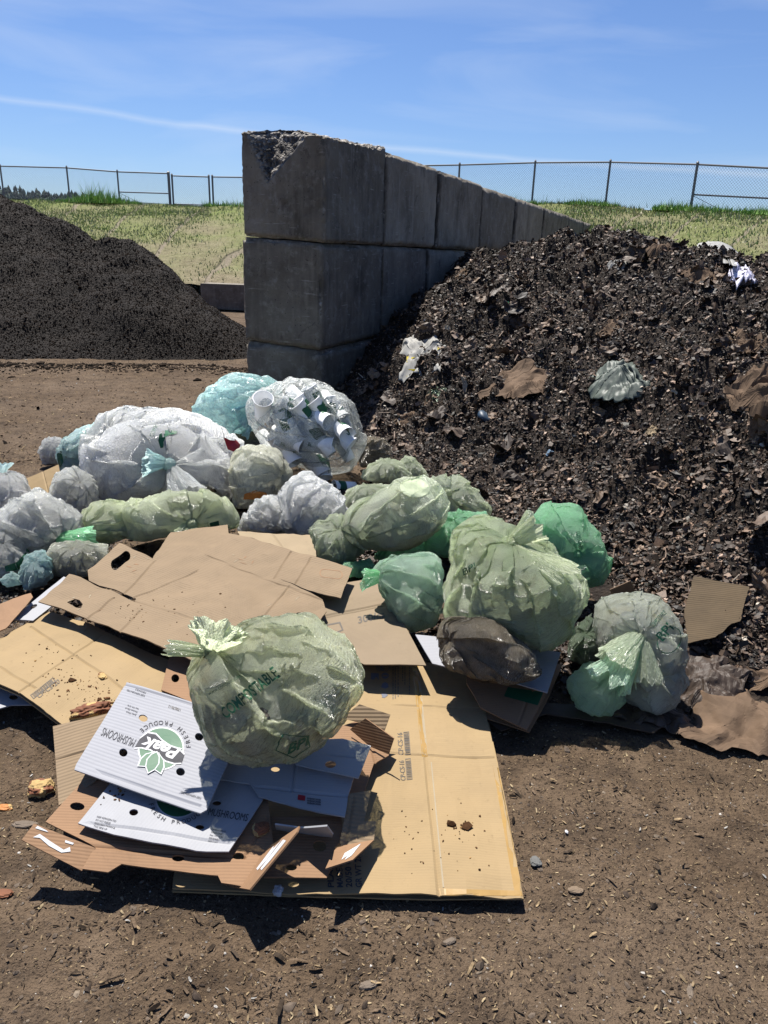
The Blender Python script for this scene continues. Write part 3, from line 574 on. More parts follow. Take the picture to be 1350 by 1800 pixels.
# far wooded hill
hv = []; hx = np.linspace(-420, 420, 90)
ridge_px = [(-500, 318), (-250, 322), (0, 333), (40, 341), (110, 349), (190, 352), (420, 366), (1500, 372)]
HP = [PD(px, np.interp(px, [r[0] for r in ridge_px], [r[1] for r in ridge_px]), 320.) for px in np.linspace(-500, 1400, 160)]
HP = np.array(HP); HB = HP.copy(); HB[:, 1] -= 90; HB[:, 2] = -1; HC = HP.copy(); HC[:, 1] += 90; HC[:, 2] = -1
kind(mesh_np('hills', np.concatenate([HB, HP, HC]), grid_faces(3, 160), M['hill']), 'structure')
n = 2600; i = (rng.uniform(0, 1, n)**1.2*57).astype(int); P = HP[i]+np.stack([rng.uniform(-3, 3, n), rng.uniform(-35, 3, n), 0*i], -1); P[:, 2] += (P[:, 1]-HP[i, 1])/90*HP[i, 2]-.4
hh = rng.lognormal(0, .3, n)*1.9; V = []; ang = np.arange(6)*math.pi/3
ring = np.stack([np.cos(ang), np.sin(ang), 0*ang], -1)
lv = [(0., .12), (.18, .30), (.35, .22), (.5, .25), (.75, .12), (1., .01)]
V = np.concatenate([P[:, None]+(ring[None]*rr*rng.uniform(.7, 1.3, (n, 6, 1))*hh[:, None, None])+np.array([0, 0, 1.])[None, None]*zz*hh[:, None, None] for zz, rr in lv], 1).reshape(-1, 3)
fs = []
for L_ in range(5):
    for j in range(6): fs.append([L_*6+j, L_*6+(j+1) % 6, (L_+1)*6+(j+1) % 6, (L_+1)*6+j])
Fc = (np.array(fs)[None]+(np.arange(n)*36)[:, None, None]).reshape(-1, 4)
kind(tag(mesh_np('far_woods', V, Fc, M['grassblade'], False, col=np.repeat(palette(rng, n, [(.035, .06, .05), (.055, .085, .06)], [1, 1]), 36, 0)), 'dark conifer woods on the distant hill at the far left', 'woods'), 'stuff')

# ------------------------------------------------------------------ concrete block wall
BW = np.linalg.norm((PD(416, 610, 6.8+.15)-WA)[:2])   # end face width
ends_n = -wnrm
def block(a0, a1, z0, z1, seed, label, chip=None, fine=.03, dip=0.02, twist=0., inset=0.):
    L = a1-a0-.06; Hh = z1-z0; nx = max(4, int(BW/fine)); ny = max(4, int(L/fine)); nz = max(4, int(Hh/fine))
    us = {}; Vv = []; Ff = []
    def gv(i, j, k):
        key = (i, j, k)
        if key not in us: us[key] = len(Vv); Vv.append((i/nx, j/ny, k/nz))
        return us[key]
    def face(fn, n1, n2, flip):
        for a in range(n1):
            for b in range(n2):
                q = [fn(a, b), fn(a+1, b), fn(a+1, b+1), fn(a, b+1)]
                if flip: q = q[::-1]
                Ff.append([gv(*t) for t in q])
    face(lambda a, b: (a, 0, b), nx, nz, False); face(lambda a, b: (a, ny, b), nx, nz, True)
    face(lambda a, b: (0, a, b), ny, nz, True); face(lambda a, b: (nx, a, b), ny, nz, False)
    face(lambda a, b: (a, b, nz), nx, ny, False); face(lambda a, b: (a, b, 0), nx, ny, True)
    U = np.array(Vv); D = np.array([BW, L, Hh]); X = U*D; r = .034
    cen = np.clip(X, r, D-r); dl = X-cen; ln = np.linalg.norm(dl, axis=1)[:, None]; k = ln[:, 0] > 1e-6
    out = np.zeros_like(X); out[k] = dl[k]/ln[k]; X = cen+out*r
    nz_ = fbm(X*3+seed*9.1, 4)[:, None]*.006+np.clip(ridge(X*7+seed)[:, None]-.75, 0, 1)*-.03
    edge = ((np.abs(U-.5) > .5-.02/D).sum(1) >= 2)[:, None]
    X = X+out*(nz_-edge*(np.abs(perlin(X*14+seed))[:, None]*.03+np.clip(perlin(X*4+seed)[:, None]-.1, 0, 1)*.10))
    chip_shade = np.zeros((len(X), 3))
    if chip:
        a = U[:, 0]; c = U[:, 2]
        m = np.minimum((c-(.50+.83*(a-.32))), (c-(.50+1.75*(.32-a))))
        dep = np.clip(m, 0, 1)*.5+.0
        nn_ = .035*perlin(X*16)+.02*perlin(X*34); newy = np.maximum(X[:, 1], dep+nn_*(m > 0))
        mask = (m > 0) & (X[:, 1] < dep+.02)
        X[:, 1] = np.where(mask, newy, X[:, 1]); chip_shade[mask, 0] = 1; chip_shade[mask, 2] = np.clip((.93-c[mask])*9+.5*perlin(X[mask]*9), 0, 1)
        # crumbled top edge
        rt = (c > .9) & (X[:, 1] < L*.98); lower = np.clip(.10*(1-X[:, 1]/L)+.045*np.abs(perlin(X*6))+.03*perlin(X*25), 0, .2)*np.clip((c-.9)*10, 0, 1)
        edge2 = np.clip(np.abs(a-.45)*2.0, .35, 1)
        X[:, 2] -= np.where(rt, lower*edge2, 0); chip_shade[c > .975, 0] = 1
    en = np.minimum(U[:, 1] if a0 > .01 else 1., 1-U[:, 1])*L; chip_shade[:, 1] = np.clip(1-(en/(.035+.05*np.abs(perlin(X*3+seed)))), 0, 1)  # second channel: painted joint shade, strongest at the block ends
    wear = np.clip(perlin(X*7+seed*2)+.15, 0, 1)*edge[:, 0]; chip_shade[:, 0] = np.maximum(chip_shade[:, 0], wear*.9)
    X[:, 0] -= BW      # face at wall line is x=0
    th = twist; x = X[:, 0]-inset; y = X[:, 1]; X[:, 0] = x*math.cos(th)-y*math.sin(th); X[:, 1] = x*math.sin(th)+y*math.cos(th)
    org = np.array([WA[0]+wdir[0]*a0, WA[1]+wdir[1]*a0])
    wx = org[0]+wnrm[0]*X[:, 0]+wdir[0]*X[:, 1]; wy = org[1]+wnrm[1]*X[:, 0]+wdir[1]*X[:, 1]; wz = X[:, 2]+z0+.055*(X[:, 0]*-1)*-1*-.9
    o_ = np.array([org[0], org[1], z0]); P_ = np.stack([wx, wy, wz], -1)-o_
    ob = mesh_np('concrete_block', P_, Ff, M['concrete'], True, vatt={'chip': chip_shade}); ob.location = o_; tn = (.86, .92, 1.38, 1.12, .95, 1.25, .85)[seed % 7]; ob.color = (tn, tn*.985, tn*.95, 1)
    return tag(ob, label, 'concrete block')
zT = PD(680, 262, 0) if False else None
def wz(px, py): return PW(px, py)[2]
z3t = wz(690, 268); z3b = wz(680, 452); z3b0 = wz(565, 427); z2b = wz(565, 617)
def along(px): p = PW(px, 400); return (p[:2]-WA[:2]) @ wdir
js3 = [0, along(677), along(770), along(846), along(906), along(955), along(1000), along(1026), along(1048)]
ordn = ['nearest', 'second', 'third', 'fourth', 'fifth', 'sixth', 'seventh', 'eighth', 'ninth', 'tenth']
endz3t = wz(1045, 399)
for i in range(len(js3)-1):
    f0 = js3[i]/WLEN; zt = z3t+(endz3t-z3t)*f0*.6; zb = z3b0+(zt-z3t)
    lab = 'broken-cornered concrete block with crumbled top, nearest block of the top row' if i == 0 else 'tall weathered concrete block, %s from the near end in the top row of the wall' % ordn[i]
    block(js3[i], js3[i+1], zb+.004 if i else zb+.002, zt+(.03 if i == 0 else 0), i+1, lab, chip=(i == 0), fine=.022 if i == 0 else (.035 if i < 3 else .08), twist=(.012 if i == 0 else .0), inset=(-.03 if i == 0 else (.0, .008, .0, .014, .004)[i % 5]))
j2 = [0, along(678), along(760), along(840), along(930), along(1000), along(1048)]
for i in range(len(j2)-1):
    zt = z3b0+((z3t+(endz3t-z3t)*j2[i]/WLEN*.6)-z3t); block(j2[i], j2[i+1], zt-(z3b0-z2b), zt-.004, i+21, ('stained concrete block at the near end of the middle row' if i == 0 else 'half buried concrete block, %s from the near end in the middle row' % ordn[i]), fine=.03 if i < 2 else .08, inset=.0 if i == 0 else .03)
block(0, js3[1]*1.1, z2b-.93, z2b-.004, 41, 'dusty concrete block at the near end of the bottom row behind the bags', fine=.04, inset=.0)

# ------------------------------------------------------------------ decals on surfaces (printed writing)
def bvh_of(o):
    me = o.data; return BVHTree.FromPolygons([o.matrix_world @ v.co for v in me.vertices], [tuple(p.vertices) for p in me.polygons])
def text2d(s_, bold=0.0, shear=0.0, align='LEFT'):
    c = bpy.data.curves.new('t', 'FONT'); c.body = s_; c.shear = shear; c.offset = bold; c.align_x = align; c.resolution_u = 3
    o = bpy.data.objects.new('t', c); COL.objects.link(o); dg = bpy.context.evaluated_depsgraph_get(); me = bpy.data.meshes.new_from_object(o.evaluated_get(dg))
    bm = bmesh.new(); bm.from_mesh(me); bpy.data.objects.remove(o); bpy.data.curves.remove(c); bpy.data.meshes.remove(me)
    return bm
def poly2d(loops):
    bm = bmesh.new(); pts = [[Vector((x_, y_, 0)) for x_, y_ in l] for l in loops]; flat = [p for l in pts for p in l]
    vs = [bm.verts.new(p) for p in flat]
    for t in tessellate_polygon(pts):
        try: bm.faces.new([vs[k] for k in t])
        except Exception: pass
    return bm
def bm_bounds(bm):
    xs = [v.co.x for v in bm.verts]; ys = [v.co.y for v in bm.verts]; return min(xs), max(xs), min(ys), max(ys)
def decal(target, bm, mapping, mat, name='printed_text', off=.0012, cell=8., bvh=None):
    for v in bm.verts:
        q = mapping(v.co.x, v.co.y); v.co = Vector((q[0], q[1], 0))
    if not bm.verts: bm.free(); return
    x0, x1, y0, y1 = bm_bounds(bm)
    for axis, lo, hi in ((0, x0, x1), (1, y0, y1)):
        k = lo+cell
        while k < hi:
            co = Vector((k, 0, 0)) if axis == 0 else Vector((0, k, 0)); no = Vector((1, 0, 0)) if axis == 0 else Vector((0, 1, 0))
            bmesh.ops.bisect_plane(bm, geom=bm.verts[:]+bm.edges[:]+bm.faces[:], plane_co=co, plane_no=no); k += cell
    bvh = bvh or bvh_of(target); last = None; bad = []
    for v in bm.verts:
        r = Vector(ray(v.co.x, v.co.y)); h = bvh.ray_cast(Vector(CAM), r)
        if h[0] is None: bad.append(v); continue
        nrm = h[1] if h[1].dot(r) < 0 else -h[1]; v.co = h[0]+nrm*off*.6-r*off*.6
    if bad: bmesh.ops.delete(bm, geom=bad, context='VERTS')
    # drop faces stretched over a depth jump
    big = [f for f in bm.faces if max(e.calc_length() for e in f.edges) > .12 and cell < 40]
    if big: bmesh.ops.delete(bm, geom=big, context='FACES')
    mw = target.matrix_world.inverted()
    for v in bm.verts: v.co = mw @ v.co
    me = bpy.data.meshes.new(name); bm.to_mesh(me); bm.free(); me.materials.append(mat)
    o = bpy.data.objects.new(name, me); COL.objects.link(o); o.parent = target; return o
def aff(o, ux, uy): return lambda x_, y_: (o[0]+x_*ux[0]+y_*uy[0], o[1]+x_*ux[1]+y_*uy[1])
def put_text(target, s_, p0, p1, up, mat, bold=0., shear=0., off=.0012, bvh=None, name='printed_text'):
    bm = text2d(s_, bold, shear); x0, x1, y0, y1 = bm_bounds(bm); Wd = x1-x0; hh = .72
    ux = ((p1[0]-p0[0])/Wd, (p1[1]-p0[1])/Wd); uy = (up[0]/hh, up[1]/hh)
    return decal(target, bm, aff((p0[0]-x0*ux[0], p0[1]-x0*ux[1]), ux, uy), mat, name, off, 10., bvh)
def put_poly(target, pts, mat, off=.001, name='printed_mark', bvh=None, cell=12.): return decal(target, poly2d([pts] if not isinstance(pts[0], list) else pts), lambda a, b: (a, b), mat, name, off, cell, bvh)

# ------------------------------------------------------------------ cardboard sheets
def ellipse(cx, cy, rx, ry=None, rot=0., n=14):
    ry = rx if ry is None else ry; c, s_ = math.cos(rot), math.sin(rot)
    return [(cx+rx*math.cos(a)*c-ry*math.sin(a)*s_, cy+rx*math.cos(a)*s_+ry*math.sin(a)*c) for a in [2*math.pi*k/n for k in range(n)]]
def slot(cx, cy, L, w_, rot, n=8):
    pts = []; c, s_ = math.cos(rot), math.sin(rot)
    for sg in (1, -1):
        for k in range(n+1):
            a = -math.pi/2+math.pi*k/n; x_ = sg*(L/2+w_/2*math.cos(a)); y_ = sg*w_/2*math.sin(a); pts.append((cx+x_*c-y_*s_, cy+x_*s_+y_*c))
    return pts
def panel_bm(poly, holes=(), creases=(), warp=.006, cell=.05, thick=.004, rough=0., uvang=0., seed=0, fold=.0, rnd=None):
    # poly: (px,py,z) outline; fitted to one plane, kept at its pixels
    P3 = np.array([PZ(*p) for p in poly]); c = P3.mean(0); U_, S_, Vt = np.linalg.svd(P3-c); nrm = Vt[2]
    if nrm[2] < 0: nrm = -nrm
    def onp(px, py): r = ray(px, py); t = ((c-CAM) @ nrm)/(r @ nrm); return CAM+r*t
    e1 = np.array([math.cos(uvang), math.sin(uvang), 0]); e1 -= nrm*(e1 @ nrm); e1 /= np.linalg.norm(e1); e2 = np.cross(nrm, e1)
    def loc(px, py): q = onp(px, py)-c; return (q @ e1, q @ e2)
    out = []; n = len(poly); rg = random.Random(seed+5)
    for i in range(n):
        a = np.array(loc(*poly[i][:2])); b = np.array(loc(*poly[(i+1) % n][:2])); out.append(tuple(a))
        if rough:
            m = int(np.linalg.norm(b-a)/.02)
            for k in range(1, m): q = a+(b-a)*k/m; out.append((q[0]+rg.uniform(-1, 1)*rough, q[1]+rg.uniform(-1, 1)*rough))
    bm = poly2d([out]+[[loc(*q) for q in h] for h in holes])
    x0, x1, y0, y1 = bm_bounds(bm)
    def cut(co, no): bmesh.ops.bisect_plane(bm, geom=bm.verts[:]+bm.edges[:]+bm.faces[:], plane_co=Vector((*co, 0)), plane_no=Vector((*no, 0)), dist=1e-5)
    for axis, lo, hi in ((0, x0, x1), (1, y0, y1)):
        k = lo+cell
        while k < hi: cut((k, 0) if axis == 0 else (0, k), (1, 0) if axis == 0 else (0, 1)); k += cell
    cr = []
    for (a, b) in creases:
        a = np.array(loc(*a)); b = np.array(loc(*b)); t = (b-a)/np.linalg.norm(b-a); no = np.array([-t[1], t[0]]); cr.append((a, b, t, no))
        for o_ in (-.007, 0, .007): cut(a+no*o_, no)
    bmesh.ops.triangulate(bm, faces=bm.faces[:])
    uvl = bm.loops.layers.uv.new('UVMap')
    for f in bm.faces:
        for l in f.loops: l[uvl].uv = (l.vert.co.x, l.vert.co.y)
    co = np.array([v.co[:2] for v in bm.verts]); h = warp*(perlin(xyz(co[:, 0]*3.1, co[:, 1]*3.1, seed*3.3))+.35*perlin(xyz(co[:, 0]*11, co[:, 1]*11, seed)))
    for (a, b, t, no) in cr:
        d = np.abs((co-a) @ no); s_ = (co-a) @ t; L = np.linalg.norm(b-a); inn = (s_ > -.005) & (s_ < L+.005)
        h = h-np.where(inn, .0038*np.clip(1-d/.007, 0, 1), 0)+np.where(inn, fold*np.clip(1-d/.08, 0, 1), 0)
    e1v, e2v, nv, cv = map(Vector, (e1, e2, nrm, c))
    for v, hh in zip(bm.verts, h): v.co = cv+e1v*v.co.x+e2v*v.co.y+nv*float(hh)
    bm.normal_update()
    for f in bm.faces:
        if f.normal.dot(nv) < 0: f.normal_flip()
    # thickness
    bnd = [e for e in bm.edges if len(e.link_faces) == 1]
    top_f = bm.faces[:]; vm = {}
    for v in bm.verts[:]: vm[v] = bm.verts.new(v.co-nv*thick)
    for f in top_f:
        nf = bm.faces.new([vm[l.vert] for l in reversed(f.loops)])
        for l, l0 in zip(nf.loops, reversed(f.loops)): l[uvl].uv = l0[uvl].uv
    for e in bnd:
        a, b = e.verts; l = [q for q in e.link_faces[0].loops if q.edge == e][0]; a, b = l.vert, l.link_loop_next.vert
        try:
            nf = bm.faces.new((b, a, vm[a], vm[b]))
            for q in nf.loops: q[uvl].uv = (a.co.x, a.co.y)
        except Exception: pass
    return bm
def sheet(name, label, cat, panels, mat, group=None, root=None, part=None):
    """one sheet = one mesh of joined panels"""
    bmj = bmesh.new()
    for p in panels:
        b = panel_bm(**p); me = bpy.data.meshes.new('tmp'); b.to_mesh(me); b.free(); bmj.from_mesh(me); bpy.data.meshes.remove(me)
    o = bm_obj(part or name, bmj, mat, root)
    if root is None: tag(o, label, cat, group)
    return o
def Z(pts, z): return [(x_, y_, z) for x_, y_ in pts]
def ang(p0, p1, z=.1): a = PZ(*p0, z); b = PZ(*p1, z); return math.atan2(b[1]-a[1], b[0]-a[0])

# --- big tan flattened box (front right)
u1 = ang((303, 1563), (920, 1577))
tanpoly = [(560, 1150), (650, 1157), (735, 1165), (838, 1176), (862, 1297), (888, 1420), (921, 1577), (770, 1577), (600, 1571), (303, 1561), (306, 1535), (430, 1400)]
big = sheet('flattened_box', 'large flattened tan cardboard box lying flat on the dirt in front, printed CP-CS-16', 'cardboard box',
    [dict(poly=Z(tanpoly, .034), creases=[((731, 1160), (748, 1335)), ((748, 1335), (772, 1580)), ((690, 1238), (848, 1246)), ((655, 1322), (866, 1336)), ((905, 1400), (921, 1577))], warp=.018, thick=.004, uvang=u1, seed=1, cell=.045, rough=.0008),
     dict(poly=Z([(560, 1155), (735, 1170), (840, 1182), (866, 1300), (892, 1425), (920, 1580), (770, 1582), (600, 1577), (303, 1567), (306, 1540), (430, 1405)], .018), warp=.004, thick=.004, uvang=u1, seed=1, cell=.1, rough=.0008)], M['tan'])
bb = bvh_of(big)
put_poly(big, [(724, 1166), (735, 1167), (752, 1330), (742, 1331)], M['tape'], .0006, 'packing_tape', bb)
put_poly(big, [(866, 1345), (876, 1350), (919, 1572), (905, 1572)], M['tape'], .0006, 'packing_tape', bb)
put_poly(big, [(772, 1562), (916, 1566), (919, 1575), (774, 1574)], M['tape'], .0007, 'packing_tape', bb)
for (a, b, c_, d_) in (((733, 1172), (737, 1172), (752, 1326), (748, 1328)), ((757, 1340), (759, 1340), (781, 1560), (778, 1560))):
    put_poly(big, [a, b, c_, d_], M['tear'], .0009, 'torn_tape_edge', bb)
put_text(big, 'CP-CS-16', (709, 1327), (707, 1288), (-9, 0), M['gink'], .01, bvh=bb); put_text(big, 'CP-CS-16', (713, 1372), (710, 1337), (-9, 0), M['gink'], .01, bvh=bb)
def barcode(target, o, ux, uy, bvh, n=14, seed=1, mat='gink'):
    m_ = aff(o, ux, uy); fr = [[(0, 0), (1, 0), (1, 1), (0, 1)], [(.03, .08), (.97, .08), (.97, .92), (.03, .92)]]
    bm = poly2d(fr); rg = random.Random(seed); x_ = .07
    while x_ < .92:
        w_ = rg.choice((.012, .02, .034)); vs = [bm.verts.new((a, b, 0)) for a, b in ((x_, .1), (x_+w_, .1), (x_+w_, .9), (x_, .9))]; bm.faces.new(vs); x_ += w_+rg.choice((.016, .028))
    decal(target, bm, m_, M[mat], 'printed_barcode', .0012, 30., bvh)
barcode(big, (712, 1327), (-3, -40), (10, -1), bb, seed=3); barcode(big, (715, 1371), (-3, -37), (10, -1), bb, seed=4)
for k, (s_, x_) in enumerate((('PLATES', 585), ('MADE IN USA', 601), ('20/50 CT', 617), ('GR WT 27.8 LBS', 634))):
    ln = (60, 78, 62, 88)[k]; put_text(big, s_, (x_+2, 1560), (x_-1, 1560-ln), (-11, 0), M['black'], .02, bvh=bb)
for (cx_, cy_) in ((677, 1173), (677, 1188), (677, 1206), (676, 1222)):
    if cy_ == 1173: put_text(big, '@', (673, 1180), (672, 1168), (-11, 0), M['bink'], .0, bvh=bb); put_poly(big, [ellipse(cx_, cy_, 8, 7.5, 0, 18), ellipse(cx_, cy_, 7, 6.5, 0, 18)], M['bink'], .0011, 'printed_icon', bb)
    elif cy_ == 1188: put_poly(big, [ellipse(cx_, cy_, 6.5, 5.5, 0, 16), [(cx_-4, cy_-1), (cx_+4, cy_-1), (cx_+4, cy_+1), (cx_-4, cy_+1)]], M['bink'], .0011, 'printed_icon', bb)
    elif cy_ == 1206: put_poly(big, [(cx_-7, cy_+2), (cx_-5, cy_-4), (cx_, cy_-7), (cx_+5, cy_-4), (cx_+6, cy_+2), (cx_, cy_+5)], M['bink'], .0011, 'printed_icon', bb)
    else: put_poly(big, [(cx_+6, cy_), (cx_, cy_+5), (cx_-5, cy_+4), (cx_-4, cy_+1), (cx_-6, cy_-1), (cx_-4, cy_-4), (cx_, cy_-4)], M['bink'], .0011, 'printed_icon', bb)
put_poly(big, [(652, 1183), (666, 1184), (666, 1196), (661, 1190), (657, 1195), (652, 1194)], M['bink'], .0011, 'printed_icon', bb)
rg = random.Random(3)
for k, x_ in enumerate((690, 694, 699, 707, 711, 719)):
    bm = bmesh.new(); y_ = 1172
    while y_ < (1228, 1225, 1220, 1199, 1199, 1218)[k]:
        L_ = rg.uniform(2, 6); vs = [bm.verts.new((a, b, 0)) for a, b in ((x_, y_), (x_+1.6, y_), (x_+1.6, y_+L_), (x_, y_+L_))]; bm.faces.new(vs); y_ += L_+rg.uniform(.8, 1.6)
    decal(big, bm, lambda a, b: (a, b), M['gink'], 'printed_text', .0012, 30., bb)
# --- left tan sheet
u2 = ang((35, 1217), (178, 1120))
ltan = sheet('flattened_box', 'tan flattened box at left scattered with bread crumbs, under the ribbed brown box', 'cardboard box',
    [dict(poly=[(-80, 1150, .12), (0, 1121, .115), (85, 1076, .115), (180, 1110, .11), (310, 1165, .10), (305, 1195, .10), (280, 1260, .095), (200, 1290, .095), (108, 1273, .10), (35, 1219, .105), (-80, 1172, .12)], creases=[((35, 1217), (178, 1120)), ((55, 1103), (250, 1235)), ((0, 1175), (60, 1210))], warp=.018, uvang=u2, seed=2, rough=.0008),
     dict(poly=[(-80, 1162, .10), (85, 1085, .10), (310, 1172, .085), (280, 1265, .08), (200, 1294, .08), (108, 1277, .085), (35, 1223, .09), (-80, 1176, .10)], warp=.004, uvang=u2, seed=2, cell=.1)], M['tan'])
lb = bvh_of(ltan); barcode(ltan, (53, 1222), (40, -31), (6, 7), lb, seed=7); put_text(ltan, 'CP-CS-20', (68, 1228), (106, 1200), (-4, -7), M['gink'], .01, bvh=lb)
# --- ribbed kraft produce box (top)
u3 = ang((235, 1052), (364, 1098), .16)+.0
kp = [(210, 957, .20), (268, 981, .19), (300, 935, .19), (400, 922, .19), (402, 940, .19), (508, 969, .19), (619, 1003, .185), (599, 1048, .185), (543, 1035, .185), (486, 1012, .185), (567, 1048, .18), (574, 1068, .18), (562, 1090, .18), (500, 1135, .175), (380, 1178, .17), (303, 1150, .17), (191, 1102, .17), (68, 1062, .175), (122, 1011, .18), (142, 1015, .18), (236, 1055, .185), (239, 1049, .185), (156, 1019, .19), (154, 1002, .195)]
kraft = sheet('flattened_box', 'ribbed brown produce box opened flat on top of the cardboard stack, with oval hand holes', 'cardboard box',
    [dict(poly=kp, holes=[slot(212, 984, 24, 15, -.62), [(118, 1062), (132, 1055), (140, 1058), (146, 1066), (143, 1073), (134, 1072)], slot(530, 1077, 10, 11, -.15)],
     creases=[((272, 985), (218, 1042)), ((235, 1053), (366, 1100)), ((374, 981), (567, 1050)), ((508, 1027), (467, 1081)), ((511, 973), (482, 1013)), ((546, 985), (520, 1024)), ((200, 1052), (150, 1094)), ((345, 1002), (228, 1050)), ((246, 1072), (212, 1110))], warp=.022, uvang=u3, seed=3, rough=.0006)], M['kraft'])
kb = bvh_of(kraft); put_poly(kraft, [slot(582, 1009, 26, 15, .12), slot(582, 1009, 25, 13, .12)], M['brown'], .0009, 'hand_hole_outline', kb)
rg = random.Random(9)
for k in range(26):    # torn, scuffed paper fibres around the hand holes
    ax_, ay_ = rg.choice(((212, 990), (135, 1052), (172, 1070), (240, 965), (495, 1052), (110, 1070), (420, 985)))
    px, py = ax_+rg.gauss(0, 16), ay_+rg.gauss(0, 8); a = rg.uniform(-1, .3); l_ = rg.uniform(2, 8); w_ = rg.uniform(.5, 1.6)
    c_, s_ = math.cos(a), math.sin(a); put_poly(kraft, [(px-l_*c_, py-l_*s_), (px+w_*s_, py-w_*c_), (px+l_*c_, py+l_*s_), (px-w_*s_*.6, py+w_*c_*.6)], M['tear'] if k % 3 else M['brown'], .0012, 'torn_paper_scuff', kb, 30.)
# --- pale card behind, grey 300/cs box, other neighbours
sheet('cardboard_sheet', 'pale torn cardboard piece poking out behind the ribbed brown box', 'cardboard sheet', [dict(poly=[(418, 932, .17), (480, 938, .17), (545, 940, .18), (556, 975, .16), (548, 982, .16), (430, 965, .16)], warp=.01, rough=.004, uvang=u3+1.5, seed=5, creases=[((480, 940), (505, 972))])], M['pale'])
grey = sheet('flattened_box', 'greyish tan box printed 300/cs between the ribbed brown box and the green bags', 'cardboard box',
    [dict(poly=Z([(545, 1050), (612, 1024), (672, 1016), (691, 1056), (749, 1170), (640, 1168), (545, 1120)], .125), creases=[((560, 1085), (692, 1057)), ((560, 1081), (692, 1053))], warp=.006, uvang=ang((572, 1082), (690, 1056)), seed=6, fold=-.006)], M['grey'])
gbv = bvh_of(grey); put_text(grey, '300/cs', (630, 1096), (677, 1085), (-2, -12), M['gink'], .02, bvh=gbv)
put_poly(grey, [[(573, 1098), (598, 1093), (604, 1108), (578, 1118)], [(575, 1100), (596, 1096), (601, 1107), (579, 1115)]], M['gink'], .0011, 'printed_logo_frame', gbv)
sheet('cardboard_sheet', 'white card strip with small hole at far left beside the ribbed brown box', 'cardboard sheet', [dict(poly=Z([(112, 1013), (20, 1088), (58, 1090), (88, 1068), (130, 1020)], .13), holes=[ellipse(59, 1066, 7, 3, -.4)], warp=.004, seed=7)], M['whitesmooth'])
sheet('cardboard_sheet', 'brown torn card at the left edge above the tan box', 'cardboard sheet', [dict(poly=[(-60, 1085, .14), (0, 1060, .16), (54, 1042, .17), (58, 1050, .16), (10, 1105, .14), (-60, 1130, .13)], warp=.01, seed=8, rough=.002)], M['brown'])
sheet('cardboard_sheet', 'white card with round hole at the left edge under the tan box', 'cardboard sheet', [dict(poly=Z([(-60, 1170), (0, 1192), (30, 1216), (60, 1240), (20, 1240), (-60, 1265)], .05), holes=[ellipse(24, 1226, 8, 5)], warp=.006, seed=9)], M['whitesmooth'])
sheet('cardboard_sheet', 'tan cardboard flap standing behind the leftmost bags', 'cardboard sheet', [dict(poly=[(42, 842, .16), (103, 817, .24), (112, 860, .16), (92, 905, .06), (62, 878, .08)], warp=.01, seed=10, creases=[((75, 828), (85, 868))], uvang=.4)], M['tan'])
sheet('cardboard_sheet', 'brown card flap with one round hole beside the front bag', 'cardboard sheet', [dict(poly=[(300, 1145, .13), (365, 1150, .14), (350, 1240, .11), (283, 1212, .11)], holes=[ellipse(308, 1192, 7, 7)], warp=.005, seed=11)], M['brown'])
# --- right, under the dark brown bag
tr = sheet('flattened_box', 'brown flattened box with dark green print under the dark brown bag', 'cardboard box',
    [dict(poly=[(820, 1165, .10), (900, 1185, .10), (985, 1150, .10), (968, 1205, .08), (926, 1282, .06), (845, 1243, .07), (820, 1200, .09)], warp=.006, seed=12, creases=[((950, 1160), (912, 1272))]),
     dict(poly=[(830, 1200, .05), (990, 1165, .06), (960, 1235, .04), (930, 1288, .03), (850, 1262, .03)], warp=.006, seed=13)], M['brown'])
trb = bvh_of(tr); put_poly(tr, [(893, 1208), (955, 1217), (945, 1240), (886, 1224)], M['green'], .001, 'printed_panel', trb); put_text(tr, 'RON', (937, 1226), (952, 1221), (3, -6), M['lgreen'], .01, .0, .0016, trb)
sheet('cardboard_sheet', 'white card wedge tucked between dark brown bag and green printed box', 'cardboard sheet', [dict(poly=Z([(730, 1115), (780, 1120), (986, 1146), (962, 1218), (905, 1200), (760, 1166)], .125), warp=.006, seed=14)], M['white'])
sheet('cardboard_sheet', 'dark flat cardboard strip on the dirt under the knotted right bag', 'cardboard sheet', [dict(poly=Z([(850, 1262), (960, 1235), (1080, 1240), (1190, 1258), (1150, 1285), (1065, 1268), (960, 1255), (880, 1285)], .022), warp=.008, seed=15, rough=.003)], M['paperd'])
# --- mushroom boxes stack (front left)
u7 = ang((144, 1529), (383, 1538))
tray = empty('box_tray', PZ(300, 1450, .10)); tag(tray, 'open brown produce tray at the front with raised left flap and white glue marks', 'cardboard box')
fl = sheet('tray_floor', '', '', [dict(poly=[(80, 1444, .115), (150, 1368, .12), (300, 1372, .12), (470, 1398, .12), (482, 1500, .10), (440, 1561, .075), (389, 1551, .085), (383, 1538, .09), (214, 1519, .095), (190, 1534, .085), (145, 1529, .085), (168, 1490, .10)], holes=[ellipse(136, 1418, 13, 7, .1), ellipse(313, 1508, 11, 6), ellipse(419, 1505, 10, 6)], creases=[((168, 1490), (430, 1508)), ((430, 1508), (470, 1440))], warp=.007, uvang=u7, seed=16)], M['brown'], root=tray, part='tray_floor')
flp = sheet('flap', '', '', [dict(poly=[(60, 1447, .145), (38, 1476, .13), (144, 1531, .085), (168, 1491, .10)], warp=.004, uvang=u7, seed=17)], M['brown'], root=tray, part='flap')
fb = bvh_of(flp)
